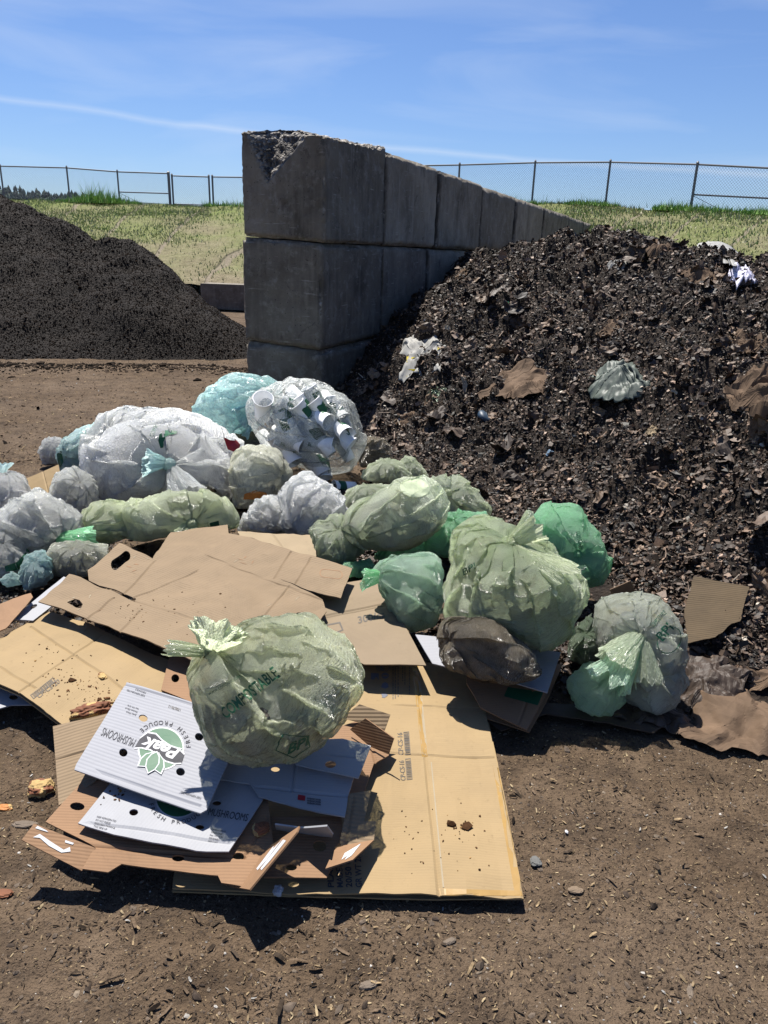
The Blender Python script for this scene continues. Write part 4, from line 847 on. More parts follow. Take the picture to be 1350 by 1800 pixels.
for pts in ([(62, 1456), (85, 1463), (88, 1456), (82, 1460), (66, 1452)], [(58, 1472), (70, 1466), (90, 1480), (112, 1494), (123, 1489), (124, 1497), (108, 1499), (86, 1487), (70, 1473)], [(115, 1477), (130, 1482), (128, 1485), (114, 1481)]): put_poly(flp, pts, M['wink'], .0014, 'glue_mark', fb, 30.)
sheet('flap', '', '', [dict(poly=[(93, 1277, .15), (150, 1264, .17), (205, 1250, .17), (240, 1300, .16), (165, 1375, .125), (103, 1415, .11)], creases=[((97, 1334), (190, 1310))], warp=.005, uvang=ang((93, 1277), (190, 1257)), seed=18)], M['kraft'], root=tray, part='flap')
def logo(target, o, ux, uy, bvh, peaktext=True):
    m_ = aff(o, ux, uy); dd = lambda loops, mt, off, nm: decal(target, poly2d(loops), m_, M[mt], nm, off, 14., bvh)
    dd([ellipse(0, 0, 1, n=40)], 'wink', .0009, 'logo_disc'); dd([ellipse(0, 0, .93, n=40)], 'lgreen', .0013, 'logo_disc')
    wv = [(-1.08, .30), (-.8, .42), (-.4, .44), (0, .30), (.4, .18), (.8, .22), (1.08, .34), (1.02, -.10), (.8, -.46), (.45, -.52), (.1, -.34), (-.3, -.22), (-.7, -.22), (-1.05, -.06)]
    up_ = [(x_*1.0, y_+.07 if y_ > 0 else y_-.07) for x_, y_ in wv]; dd([up_], 'wink', .0017, 'logo_band_edge'); dd([wv], 'black', .0021, 'logo_band')
    bm = text2d('Peak', .03, .35); x0, x1, y0, y1 = bm_bounds(bm); k = 1.75/(x1-x0)
    decal(target, bm, lambda a, b: m_(-.86+(a-x0)*k, -.28+b*k*.95), M['wink'], 'logo_text', .0026, 14., bvh)
    for s_ in (-1, 1, 0):
        c_, sn = math.cos(s_*.62), math.sin(s_*.62); leaf = [(0, .86), (.19, .62), (.25, .32), (.16, .05), (0, -.12), (-.16, .05), (-.25, .32), (-.19, .62)]
        L2 = [(x_*c_+y_*sn+.10, y_*c_-x_*sn+.36) for x_, y_ in leaf]; cc_ = (sum(p[0] for p in L2)/8, sum(p[1] for p in L2)/8)
        dd([[(cc_[0]+(p[0]-cc_[0])*1.2, cc_[1]+(p[1]-cc_[1])*1.14) for p in L2]], 'wink', .0029+(s_ == 0)*.0006, 'logo_leaf_edge'); dd([L2], 'lgreen', .0032+(s_ == 0)*.0006, 'logo_leaf')
    txt = 'FRESH PRODUCE'; n = len(txt)
    for i, ch in enumerate(txt):
        if ch == ' ': continue
        a = math.radians(205+130*i/(n-1)); bm = text2d(ch, .012); b0, b1, _, _ = bm_bounds(bm); w_ = (b0+b1)/2; k = .27
        ca, sa = math.cos(a), math.sin(a)
        decal(target, bm, lambda x_, y_, ca=ca, sa=sa, w_=w_: m_(1.28*ca-(x_-w_)*k*sa-y_*k*ca, 1.28*sa+(x_-w_)*k*ca-y_*k*sa), M['black'], 'logo_text', .0012, 20., bvh)
u5 = ang((132, 1354), (355, 1427))
lid2 = sheet('mushroom_box_lid', 'white mushroom lid lying in the brown tray, half hidden under the upper lid', 'box lid',
    [dict(poly=[(194, 1377, .14), (137, 1446, .13), (200, 1467, .128), (268, 1480, .125), (345, 1493, .12), (402, 1495, .12), (462, 1402, .13), (452, 1378, .13), (380, 1362, .14), (290, 1345, .145)], holes=[ellipse(235, 1428, 8, 6), ellipse(381, 1408, 8, 5), ellipse(351, 1451, 8, 5)], creases=[((150, 1445), (400, 1480))], warp=.012, uvang=u5+1.57, seed=19)], M['whitesmooth'])
l2 = bvh_of(lid2)
logo(lid2, (314, 1402), (41, 5), (8, -36), l2)
put_text(lid2, 'MUSHROOMS', (365, 1433), (434, 1444), (4, -13), M['black'], .0, bvh=l2)
def lines(target, o, ux, uy, rows, bvh, mat='black'):
    for k, t_ in enumerate(rows):
        p0 = (o[0]-uy[0]*k*1.7, o[1]-uy[1]*k*1.7); L_ = len(t_)*.62; put_text(target, t_, p0, (p0[0]+ux[0]*L_, p0[1]+ux[1]*L_), uy, M[mat], .0, bvh=bvh)
lines(lid2, (170, 1437), (3.2, .8), (1.2, -3.3), ['KEEP REFRIGERATED', 'DO NOT FREEZE', 'PERISHABLE PRODUCE', 'THIS SIDE UP'], l2); lines(lid2, (372, 1459), (3, .5), (1, -3), ['Medium-Sliced', 'Whole-Large', 'Net Wt 10 lb', 'PERISHABLE', 'KEEP COLD'], l2)
lid1 = sheet('mushroom_box_lid', 'ribbed white mushroom lid tilted on top of the front stack, its print upside down', 'box lid',
    [dict(poly=[(223, 1200, .215), (434, 1266, .205), (425, 1285, .20), (363, 1422, .165), (352, 1428, .165), (131, 1354, .17), (134, 1345, .172)], holes=[ellipse(252, 1264, 8, 6, .3), ellipse(350, 1296, 7.5, 6.5, .3), ellipse(217, 1324, 7.5, 7, .3), ellipse(317, 1355, 8, 7, .3)], creases=[((180, 1360), (350, 1415)), ((222, 1205), (428, 1270))], warp=.007, uvang=u5, seed=20, cell=.03)], M['white'])
l1 = bvh_of(lid1); logo(lid1, (283, 1316), (-38, -13), (-15, 36), l1)
put_text(lid1, 'MUSHROOMS', (240, 1300), (183, 1279), (-7, 14), M['black'], .0, bvh=l1)
lines(lid1, (255, 1222), (-3, -1), (-1.2, 3.2), ['KEEP REFRIGERATED', 'PERISHABLE'], l1); lines(lid1, (240, 1256), (-2.6, -.9), (-1.2, 3.2), ['Jumbo Whole', 'Medium-Sliced', 'Net Wt 10 lb'], l1)
lines(lid1, (408, 1296), (-3, -1), (-1.2, 3.2), ['KEEP REFRIG', 'DO NOT FREEZE', 'Store at 34F', 'Product of USA'], l1); lines(lid1, (354, 1402), (-3.4, -1.1), (-1.2, 3.6), ['KEEP REFRIGERATED'], l1); lines(lid1, (318, 1246), (-3.4, -1.1), (-1.6, 5), ['1708578112'], l1, 'gink')
# white tray pieces under the front bag
wt = sheet('white_box_tray', 'white printed box piece under the front bag, beside the mushroom lids', 'cardboard box',
    [dict(poly=[(385, 1340, .135), (500, 1325, .14), (622, 1364, .14), (612, 1396, .13), (606, 1435, .12), (530, 1420, .125), (455, 1402, .13), (440, 1380, .135), (383, 1372, .135)], holes=[ellipse(484, 1353, 8, 5)], creases=[((455, 1385), (612, 1398)), ((520, 1345), (512, 1390))], warp=.01, seed=21, rough=.0008),
     dict(poly=[(500, 1300, .17), (602, 1297, .17), (652, 1310, .165), (630, 1367, .155), (520, 1342, .16)], holes=[ellipse(581, 1342, 10, 7)], creases=[((570, 1325), (622, 1330))], warp=.006, seed=22)], M['whitesmooth'])
wb = bvh_of(wt); put_poly(wt, [(524, 1397), (537, 1399), (536, 1408), (523, 1406)], M['red'], .0012, 'printed_block', wb)
for k in range(3): put_text(wt, 'IIIBIIKIIIIB', (540, 1405+k*4), (564, 1408+k*4), (0, -3), M['black'], .02, bvh=wb)
# right brown box with upright flaps
rb = empty('box_tray', PZ(560, 1480, .06)); tag(rb, 'crumpled brown box with a round hole and upright flaps, right of the mushroom lids', 'cardboard box')
sheet('box_floor', '', '', [dict(poly=[(472, 1436, .085), (600, 1434, .095), (604, 1480, .08), (574, 1543, .062), (464, 1543, .062)], holes=[ellipse(562, 1487, 12, 10), ellipse(512, 1525, 10, 6)], warp=.005, seed=23)], M['brown'], root=rb, part='box_floor')
sheet('flap', '', '', [dict(poly=[(614, 1396, .13), (652, 1390, .12), (640, 1444, .10), (661, 1444, .095), (657, 1478, .085), (604, 1500, .085), (597, 1480, .09)], creases=[((622, 1398), (606, 1490))], warp=.006, seed=24)], M['kraft'], root=rb, part='flap')
f3 = sheet('flap', '', '', [dict(poly=[(657, 1478, .085), (620, 1512, .11), (572, 1527, .13), (585, 1498, .09), (604, 1480, .085)], warp=.006, seed=25)], M['brown'], root=rb, part='flap')
f3b = bvh_of(f3)
for q in (0, 6): put_poly(f3, [(606+q, 1500+q*.2), (628+q*.4, 1487-q*.3), (632+q*.4, 1485-q*.3), (612+q, 1503+q*.2), (600+q, 1512)], M['wink'], .0013, 'glue_mark', f3b, 30.)
f4 = sheet('flap', '', '', [dict(poly=[(526, 1452, .20), (522, 1462, .19), (438, 1563, .075), (400, 1556, .078), (470, 1490, .10)], warp=.004, seed=26)], M['brown'], root=rb, part='flap')
f4b = bvh_of(f4)
for q in (0, 7): put_poly(f4, [(503-q, 1478-q*.3), (476-q, 1512), (460-q, 1530), (458-q, 1527), (474-q, 1506), (498-q, 1476-q*.3)], M['wink'], .0013, 'glue_mark', f4b, 30.)
sheet('flap', '', '', [dict(poly=[(484, 1446, .10), (526, 1453, .16), (575, 1452, .16), (586, 1466, .12), (584, 1470, .10), (488, 1460, .09)], warp=.006, seed=27)], M['whitesmooth'], root=rb, part='flap')
rb2 = empty('box_tray', PZ(630, 1330, .06)); tag(rb2, 'dark brown folded box with raised rim between the front bag and the big tan box', 'cardboard box')
sheet('box_floor', '', '', [dict(poly=[(560, 1290, .10), (640, 1262, .12), (692, 1299, .10), (683, 1328, .085), (657, 1343, .07), (640, 1392, .07), (612, 1400, .07), (560, 1380, .08)], creases=[((640, 1262), (660, 1340))], warp=.008, seed=28)], M['brown'], root=rb2, part='box_floor')
sheet('flap', '', '', [dict(poly=[(600, 1262, .13), (632, 1238, .16), (686, 1256, .15), (676, 1284, .115), (640, 1272, .12)], warp=.005, seed=29)], M['kraft'], root=rb2, part='flap')
sheet('flap', '', '', [dict(poly=[(615, 1282, .13), (642, 1263, .17), (692, 1298, .16), (683, 1326, .10), (650, 1312, .10)], warp=.006, seed=30)], M['brown'], root=rb2, part='flap')
# --- boards on the right heap edge
def on(px, py, dz=.03): q = hit(px, py); return (px, py, q[2]+dz)
sheet('cardboard_sheet', 'ridged wet cardboard square lying on the right heap edge beside the knotted bag', 'cardboard sheet', [dict(poly=[(1219, 1015, .20), (1317, 1031, .21), (1301, 1093, .15), (1285, 1098, .14), (1257, 1122, .11), (1208, 1133, .09), (1203, 1075, .14)], warp=.012, seed=31, rough=.003, uvang=ang((1219, 1015), (1317, 1031), .3))], M['wet'])
sheet('cardboard_sheet', 'pinkish card scrap peeking up behind the knotted right bag', 'cardboard sheet', [dict(poly=[(1072, 1036, .30), (1108, 1020, .34), (1116, 1040, .28), (1080, 1060, .24)], warp=.006, seed=32)], M['paper'])

# ------------------------------------------------------------------ crumpled sheets
def crumple(name, label, cat, outline, mat, z=None, dz=.02, bulge=.05, amp=.03, seed=0, res=70, d=None):
    """thin crumpled sheet with depth: outline px, lies on the terrain"""
    o2 = np.array(outline, float); x0, y0 = o2.min(0); x1, y1 = o2.max(0); cx_, cy_ = o2.mean(0)
    n = len(o2); rg = np.random.RandomState(seed); na = 90; nr_ = 26
    # resample the outline by angle-parameter
    seg = np.linspace(0, n, na, endpoint=False); i = seg.astype(int) % n; f = (seg-seg.astype(int))[:, None]; B_ = o2[i]*(1-f)+o2[(i+1) % n]*f
    B_ = B_+rg.normal(size=B_.shape)*1.3
    V = []
    for k in range(nr_):
        s_ = (k/(nr_-1)); V.append(np.array([cx_, cy_])*(1-s_)+B_*s_)
    Pp = np.array(V); W3 = np.zeros(Pp.shape[:2]+(3,))
    if z is None:
        cq = hit(cx_, cy_); dz = dz*.4; bulge *= .6
        zs = {}
        for k in range(nr_):
            for j in range(na):
                if k % 5 == 0 and j % 6 == 0: pass
        # plane fitted through terrain points under the outline
        T = np.array([hit(*p) for p in o2]+[cq]); A_ = np.c_[T[:, 0], T[:, 1], np.ones(len(T))]; co, *_ = np.linalg.lstsq(A_, T[:, 2], rcond=None)
        co[:2] = np.clip(co[:2], -.75, .75); co[2] = (T[:, 2]-T[:, 0]*co[0]-T[:, 1]*co[1]).mean()
    else: co = np.array([0, 0, z])
    for k in range(nr_):
        for j in range(na):
            r = ray(*Pp[k, j]); t = (co[2]+dz+co[0]*CAM[0]+co[1]*CAM[1]-EYE)/(r[2]-co[0]*r[0]-co[1]*r[1]); W3[k, j] = CAM+r*t
    Q = W3.reshape(-1, 3); s_ = np.repeat(np.linspace(0, 1, nr_), na); sz = np.ptp(Q[:, 0])+1e-3
    p = Q*(1.6/sz)+seed*3.1
    fc1 = facets(p*1.5, seed, 6)-.5; fc2 = facets(p*4.2, seed+3, 5)-.5
    Q[:, 2] += bulge*(1-s_**2)*.8+amp*2.0*fc1+amp*.45*fc2+amp*.5*perlin(p*.8+20)*(.3+s_)
    Q[:, 0] += amp*.35*perlin(p*3+50); Q[:, 1] += amp*.35*perlin(p*3+80)
    o = mesh_np(name, Q, grid_faces(nr_, na, True), mat, name not in ('paper_bag', 'paper_scrap', 'cardboard_scrap', 'plastic_sheet'), vatt={'wr': p*1.2})
    sol = o.modifiers.new('thickness', 'SOLIDIFY'); sol.thickness = .002
    return tag(o, label, cat)
crumple('paper_bag', 'large torn brown paper sack lying flat on the dirt at the right edge', 'paper bag', [(1195, 1282), (1205, 1255), (1240, 1225), (1300, 1215), (1370, 1235), (1440, 1260), (1440, 1330), (1350, 1326), (1260, 1322), (1200, 1298)], M['paper'], dz=.02, bulge=.05, amp=.055, seed=3)
crumple('paper_bag', 'soaked dark brown paper sack folded right of the knotted bag', 'paper bag', [(1165, 1180), (1205, 1140), (1270, 1150), (1320, 1180), (1300, 1225), (1240, 1245), (1205, 1255), (1175, 1225)], M['paperd'], dz=.03, bulge=.10, amp=.06, seed=5)
crumple('paper_bag', 'pinkish brown paper sack half out of frame at the foot of the right heap', 'paper bag', [(1290, 1200), (1310, 1180), (1360, 1178), (1430, 1185), (1430, 1225), (1340, 1212)], M['paper'], dz=.05, bulge=.05, amp=.05, seed=6)
crumple('paper_bag', 'torn brown paper strip curling on the dirt below the knotted bag', 'paper bag', [(1075, 1265), (1110, 1250), (1180, 1235), (1215, 1262), (1200, 1290), (1130, 1278)], M['paperd'], dz=.02, bulge=.04, amp=.03, seed=7)
crumple('paper_bag', 'large crumpled light brown paper sack on the heap at the right edge', 'paper bag', [(1270, 695), (1320, 660), (1420, 640), (1440, 760), (1350, 775), (1310, 735)], M['paper'], dz=.16, bulge=.16, amp=.09, seed=8)
crumple('paper_bag', 'brown paper sheet half buried mid heap, wide and rounded', 'paper bag', [(840, 690), (870, 660), (925, 642), (962, 655), (960, 695), (900, 700), (850, 705)], M['paper'], dz=.10, bulge=.12, amp=.06, seed=9)
crumple('paper_scrap', 'folded tan paper scrap standing up near the heap centre', 'paper scrap', [(1048, 582), (1062, 565), (1094, 553), (1094, 580), (1082, 592), (1050, 592)], M['paper'], bulge=.05, amp=.04, seed=10)
crumple('torn_bag', 'grey green torn plastic bag half buried in the middle of the heap', 'plastic bag', [(1032, 690), (1040, 662), (1075, 645), (1115, 646), (1145, 680), (1130, 695), (1090, 708), (1045, 705)], m_plain('dull_grey_green_plastic', (.075, .09, .075), .55, .4, .5, 14, .004), dz=.07, bulge=.2, amp=.06, seed=11)
wyb = crumple('torn_bag', 'torn white sack with yellow print high on the left of the heap', 'plastic bag', [(692, 640), (700, 612), (735, 592), (765, 594), (780, 612), (792, 625), (775, 652), (740, 662), (705, 668)], M['paperw'], bulge=.16, amp=.09, seed=12)
try:
    wv_ = bvh_of(wyb); put_poly(wyb, [(745, 600), (770, 602), (778, 614), (752, 620)], M['yel'], .004, 'printed_patch', wv_); put_poly(wyb, [(706, 625), (730, 628), (736, 655), (715, 662), (703, 645)], M['yel'], .004, 'printed_patch', wv_)
except Exception: pass
crumple('plastic_sheet', 'silvery black plastic sheet draped on the ridge of the heap, upper right', 'plastic sheet', [(1225, 430), (1250, 420), (1275, 425), (1305, 450), (1300, 458), (1262, 448), (1235, 440)], M['paperw'], bulge=.10, amp=.06, seed=13)
crumple('shredded_paper', 'pale lilac shredded paper wad on the heap near the upper right edge', 'paper', [(1278, 478), (1310, 474), (1338, 490), (1330, 502), (1290, 502)], m_plain('lilac_paper', (.55, .54, .66), .7, .2, .5, 60, .01), bulge=.08, amp=.09, seed=14)
crumple('paper_scrap', 'small white paper scrap just below the heap summit', 'paper scrap', [(1068, 470), (1090, 458), (1122, 462), (1118, 478), (1075, 482)], M['paperw'], bulge=.07, amp=.05, seed=15)
crumple('paper_scrap', 'curled pale brown paper scrap on the heap ridge right of the summit', 'paper scrap', [(1128, 445), (1150, 428), (1185, 437), (1200, 448), (1150, 452)], M['paper'], bulge=.08, amp=.06, seed=16)
crumple('paper_scrap', 'long brown folded paper on the heap below the silvery sheet', 'paper scrap', [(1195, 478), (1225, 470), (1262, 482), (1275, 495), (1235, 500), (1205, 492)], M['paper'], bulge=.06, amp=.05, seed=17)
crumple('paper_scrap', 'orange tan paper scrap against the shadow of the block wall, high on the heap', 'paper scrap', [(795, 488), (812, 474), (832, 470), (825, 484), (805, 492)], M['paper'], bulge=.05, amp=.04, seed=18)
crumple('paper_scrap', 'grey brown paper fold below the wall on the upper heap', 'paper scrap', [(838, 530), (862, 505), (885, 486), (915, 495), (900, 512), (862, 530)], M['paperd'], bulge=.08, amp=.05, seed=19)
crumple('paper_scrap', 'pale mint plastic scrap left of the heap centre near the top', 'plastic scrap', [(876, 536), (888, 522), (900, 524), (894, 538)], FILM['mint'], bulge=.04, amp=.03, seed=20)
crumple('torn_bag', 'small grey green torn bag just below the white and yellow sack', 'plastic bag', [(748, 702), (755, 684), (780, 682), (794, 692), (778, 702), (760, 712)], FILM['dkgreen'], bulge=.06, amp=.05, seed=21)
for k, (pts, lab) in enumerate((([(668, 735), (682, 700), (692, 690), (690, 720), (682, 745)], 'upright dark cardboard shard on the heap right behind the clear bag'), ([(690, 740), (705, 718), (730, 728), (725, 745), (700, 748)], 'dark cardboard scrap lying beside the upright shard'), ([(640, 745), (665, 718), (672, 730), (650, 770), (640, 760)], 'narrow dark cardboard strip touching the clear bag'), ([(738, 748), (745, 735), (772, 738), (765, 760), (745, 768)], 'brown card scrap low on the heap right of the shards'))):
    crumple('cardboard_scrap', lab, 'cardboard scrap', pts, M['paperd'] if k % 2 == 0 else M['paper'], bulge=.04, amp=.04, seed=30+k)
crumple('paper_scrap', 'brown paper fold near the right edge, above the big crumpled sack', 'paper scrap', [(1270, 600), (1300, 588), (1340, 600), (1360, 625), (1300, 625)], M['paper'], bulge=.07, amp=.06, seed=22)
crumple('paper_scrap', 'dark paper fold left of the big crumpled sack', 'paper scrap', [(1222, 700), (1240, 665), (1275, 672), (1290, 690), (1250, 712)], M['paperd'], bulge=.08, amp=.07, seed=23)
crumple('paper_scrap', 'pale round paper scrap low in the middle of the heap', 'paper scrap', [(1130, 760), (1145, 748), (1158, 754), (1150, 764), (1136, 765)], M['pale'], bulge=.03, amp=.02, seed=24)
crumple('paper_scrap', 'brown paper knob at the right edge above the ridged wet cardboard', 'paper scrap', [(1325, 1030), (1335, 1008), (1370, 1005), (1370, 1045), (1335, 1045)], M['paper'], bulge=.07, amp=.05, seed=25)
q = hit(966, 802)
b_ = bmesh.new(); bmesh.ops.create_cube(b_, size=1); bmesh.ops.bevel(b_, geom=b_.edges[:], offset=.1, segments=2)
for v in b_.verts: v.co = Vector((v.co.x*.035, v.co.y*.02, v.co.z*.04))
o = bm_obj('plastic_tag', b_, M['lightblue']); o.location = (q[0], q[1], q[2]+.02); o.rotation_euler = (.3, .3, .5); tag(o, 'tiny pale blue plastic tag on the dark heap above the mint bags', 'plastic tag')
q = hit(862, 735); b_ = bmesh.new(); bmesh.ops.create_uvsphere(b_, u_segments=24, v_segments=12, radius=1)
for v in b_.verts: v.co = Vector((v.co.x*.10, v.co.y*.075, v.co.z*.035+(.01*math.sin(v.co.x*6))))
o = bm_obj('lid', b_, M['blue'], smooth=True); o.location = (q[0], q[1], q[2]+.015); o.rotation_euler = (.4, 0, .2); tag(o, 'dark blue round lid lying on the heap below the wide brown paper', 'lid')

# ------------------------------------------------------------------ bags
def bag(label, sil, film, cont='n', zb=0., d=None, depth=.75, knot=None, kz=.5, nr_=130, amp=1., seed=0, group=None, p=17., cr=.0, name='trash_bag', clearshell=True, fr=7, lobes=(), tension=3, hang=None, cscale=.86, flat=True, name2=None):
    sil = np.array(sil, float); c2 = (sil.max(0)+sil.min(0))/2*.5+sil.mean(0)*.5; bot = sil[np.argmax(sil[:, 1])]
    f = ray(*c2); sd_ = math.asin(min(.95, -f[2])) if f[2] < 0 else 0; Rg = .25
    for _ in range(5):      # stand the bag on whatever carries it (height zb)
        pb = PZ(bot[0], bot[1], zb+Rg*(1-math.cos(sd_))*.7); t0_ = (pb-CAM) @ f; Rg = np.mean(np.linalg.norm(sil-c2, axis=1))*t0_/F
    C_ = CAM+f*t0_; pts = []; rad = []
    if hang: C_ = PD(*c2, hang)
    for s_ in sil:
        r = ray(*s_); t = ((C_-CAM) @ f)/(r @ f); o_ = CAM+r*t-C_; pts.append(o_); rad.append(np.linalg.norm(o_))
    R_ = np.mean(rad); rg = np.random.RandomState(seed+100); hp = [q for q in pts]
    for q in pts:
        hp.append(q*.80-f*R_*depth*rg.uniform(.55, .8)+rg.normal(size=3)*R_*.06); hp.append(q*.78+f*R_*depth*rg.uniform(.55, .8))
        hp.append(q*.42-f*R_*depth*rg.uniform(.85, 1.05)+rg.normal(size=3)*R_*.06); hp.append(q*.4+f*R_*depth*rg.uniform(.85, 1.05))
    bm = bmesh.new()
    for q in hp: bm.verts.new(q)
    bmesh.ops.convex_hull(bm, input=bm.verts[:]); bm.normal_update(); pn = []; pd_ = []
    for fc in bm.faces:
        nn_ = np.array(fc.normal); dd = nn_ @ np.array(fc.verts[0].co)
        if dd < 0: nn_, dd = -nn_, -dd
        if dd > 1e-4: pn.append(nn_); pd_.append(dd)
    bm.free(); pn = np.array(pn); pd_ = np.array(pd_)
    if knot is None: kd = -f*kz+np.array([0, 0, 1.])*.6
    else:
        r = ray(*knot); t = ((C_-CAM) @ f)/(r @ f); kd = (CAM+r*t-C_)/R_-f*kz
    kd = kd/np.linalg.norm(kd); a1 = np.cross(kd, [.3, .2, 1.]); a1 /= np.linalg.norm(a1); a2 = np.cross(kd, a1)
    hero = nr_ >= 150; lv = 4 if hero else 3; nth = 8*2**lv*(3 if hero else 4)//(3 if hero else 4)+1; nph = 16*2**lv
    if not hero and nr_ < 100: lv = 3
    th_of = lambda n_: np.linspace(.03, math.pi-.03, n_)
    def dirs(nt_, np_):
        th = th_of(nt_)[:, None]; ph = (np.arange(np_)*2*math.pi/np_)[None]
        return np.cos(th)[..., None]*kd+np.sin(th)[..., None]*(np.cos(ph)[..., None]*a1+np.sin(ph)[..., None]*a2), th+0*ph, ph+0*th
    Sd = np.array(pts); Sl = np.linalg.norm(Sd, axis=1); Sn = Sd/Sl[:, None]; a_ = (np.clip((Sn @ pn.T)/pd_, 0, None)**p).sum(1)**(-1/p); ksc = np.mean(Sl/a_)*(1.0 if hero else 1.05)
    def radial(D_):
        sh0 = D_.shape[:-1]; D_ = D_.reshape(-1, 3); acc = np.zeros(len(D_))
        for i in range(0, len(pn)): acc += np.clip((D_ @ pn[i])/pd_[i], 0, None)**p
        r_ = acc**(-1/p)*ksc; q_ = D_*r_[:, None]/R_
        r_ = r_+R_*(.09*perlin(q_*2.0+seed*5.1)+.035*perlin(q_*4.6+seed)+.11*(.38+cr)*(facets(q_*1.2+seed, seed, 5)-.5))
        return r_.reshape(sh0)
    X = None; base_n = 8
    for L_ in range(1, lv+1):
        nt_ = base_n*2**L_+1; np_ = 16*2**L_; D_, th_, ph_ = dirs(nt_, np_); rc = radial(D_)
        low_r = rc*(1-.13*np.exp(-(th_/.22)**2)); B_ = D_*low_r[..., None]
        if X is None: X = B_*(1.+.03*perlin(B_.reshape(-1, 3)/R_*6+seed).reshape(nt_, np_, 1))
        else:
            Xn = np.zeros((nt_, np_, 3)); Xn[::2, ::2] = X; Xn[1::2, ::2] = (X[1:]+X[:-1])/2; Xn[:, 1::2] = (Xn[:, ::2]+np.roll(Xn[:, ::2], -1, 1))/2; X = Xn
            X = X+(D_*(R_*.012/L_*perlin(B_.reshape(-1, 3)/R_*4*2**L_+seed).reshape(nt_, np_))[..., None])
        q_ = B_.reshape(-1, 3)/R_; exv = (.07+.17*amp*np.clip(.45+1.0*perlin(q_*1.3+seed*3.3), 0, 1)).reshape(nt_, np_)
        ex0 = exv*(.14+.42*min(cr, 1)); ex1 = exv*1.35+.75*amp*np.exp(-(th_/.60)**2)+.25*np.exp(-((math.pi-th_)/.5)**2)
        l0 = np.linalg.norm(B_[1:]-B_[:-1], axis=-1)*(1+ex0[1:]*.8); l1 = np.linalg.norm(np.roll(B_, -1, 1)-B_, axis=-1)*(1+ex1)
        dg = np.linalg.norm(np.roll(B_, -1, 1)[1:]-B_[:-1], axis=-1)*(1+.5*(ex0[1:]+ex1[1:])); dg2 = np.linalg.norm(B_[1:]-np.roll(B_, -1, 1)[:-1], axis=-1)*(1+.5*(ex0[1:]+ex1[1:]))
        def solve(A, Bq, Lr, k=1.):
            d = Bq-A; ln = np.linalg.norm(d, axis=-1)+1e-9; c = (.5*k*(ln-Lr)/ln)[..., None]*d; return A+c, Bq-c
        for it in range((40, 34, 34, 26)[L_-1]):
            for o_ in (0, 1):
                a = slice(o_, nt_-1, 2); b_s = slice(o_+1, nt_, 2); X[a], X[b_s] = solve(X[a].copy(), X[b_s].copy(), l0[o_::2])
                Y = np.roll(X, -o_, 1); A, Bq = solve(Y[:, ::2].copy(), Y[:, 1::2].copy(), np.roll(l1, -o_, 1)[:, ::2]); Y[:, ::2] = A; Y[:, 1::2] = Bq; X = np.roll(Y, o_, 1)
            if it % 2 == 0:
                Y = np.roll(X, -1, 1); A, Bq = solve(X[:-1].copy(), Y[1:].copy(), dg, .22); X[:-1] = A; Y[1:] = Bq
                X = (X+np.roll(Y, 1, 1))/2 if False else np.concatenate([X[:1], (X[1:]+np.roll(Y, 1, 1)[1:])/2])
                Y = np.roll(X, -1, 1); A, Bq = solve(X[1:].copy(), Y[:-1].copy(), dg2, .22); X[1:] = A; Y[:-1] = Bq; Yr = np.roll(Y, 1, 1)
                X = np.concatenate([(X[:-1]+Yr[:-1])/2, X[-1:]])
            # a touch of bending stiffness
            bs = (.05, .05, .035, .02)[L_-1]
            X[1:-1] += bs*((X[2:]+X[:-2])/2-X[1:-1]); X += bs*((np.roll(X, 1, 1)+np.roll(X, -1, 1))/2-X)
            rn = np.linalg.norm(X, axis=-1); lo = low_r*.965; hi = low_r*(1.10+.08*cr)
            X *= (np.clip(rn*.9985, lo, hi)/rn)[..., None]
    nth, nph = X.shape[:2]; D_, th_, ph_ = dirs(nth, nph); TH = th_.ravel(); r1 = np.linalg.norm(X, axis=-1).ravel(); D = (X/np.linalg.norm(X, axis=-1)[..., None]).reshape(-1, 3); q_ = X.reshape(-1, 3)/R_
    ax_ = rg.normal(size=3); ax_ /= np.linalg.norm(ax_); q2 = q_-ax_*(q_ @ ax_)[:, None]*.9; q2 = q2+.25*np.stack([perlin(q_*2+3), perlin(q_*2+13), perlin(q_*2+23)], -1)
    k3 = np.stack([np.cos(ph_), np.sin(ph_), 0*ph_], -1).reshape(-1, 3); fal = np.exp(-TH/.95)
    wr = np.stack([k3[:, 0]*fr*.55, k3[:, 1]*fr*.55, TH*.9+seed], -1)*.55
    wrv = q2*2.2*(1-np.clip(fal*1.2, 0, 1))[:, None]+wr*4*np.clip(fal*1.2, 0, 1)[:, None]

    W_ = C_+D*r1[:, None]
    if flat:
        low = zb+.008; zz = W_[:, 2]; W_[:, 2] = np.where(zz < low+.06, low+.06*np.exp(np.clip((zz-low-.06)/.06, -6, 0)), zz)
    base = np.array([C_[0], C_[1], max(W_[:, 2].min(), 0)])
    root = empty(name, base); tag(root, label, 'bag', group)
    shell = mesh_np('bag_film', W_-base, grid_faces(nth, nph, True), FILM[film] if isinstance(film, str) else film, True, vatt={'wr': wrv}); shell.parent = root
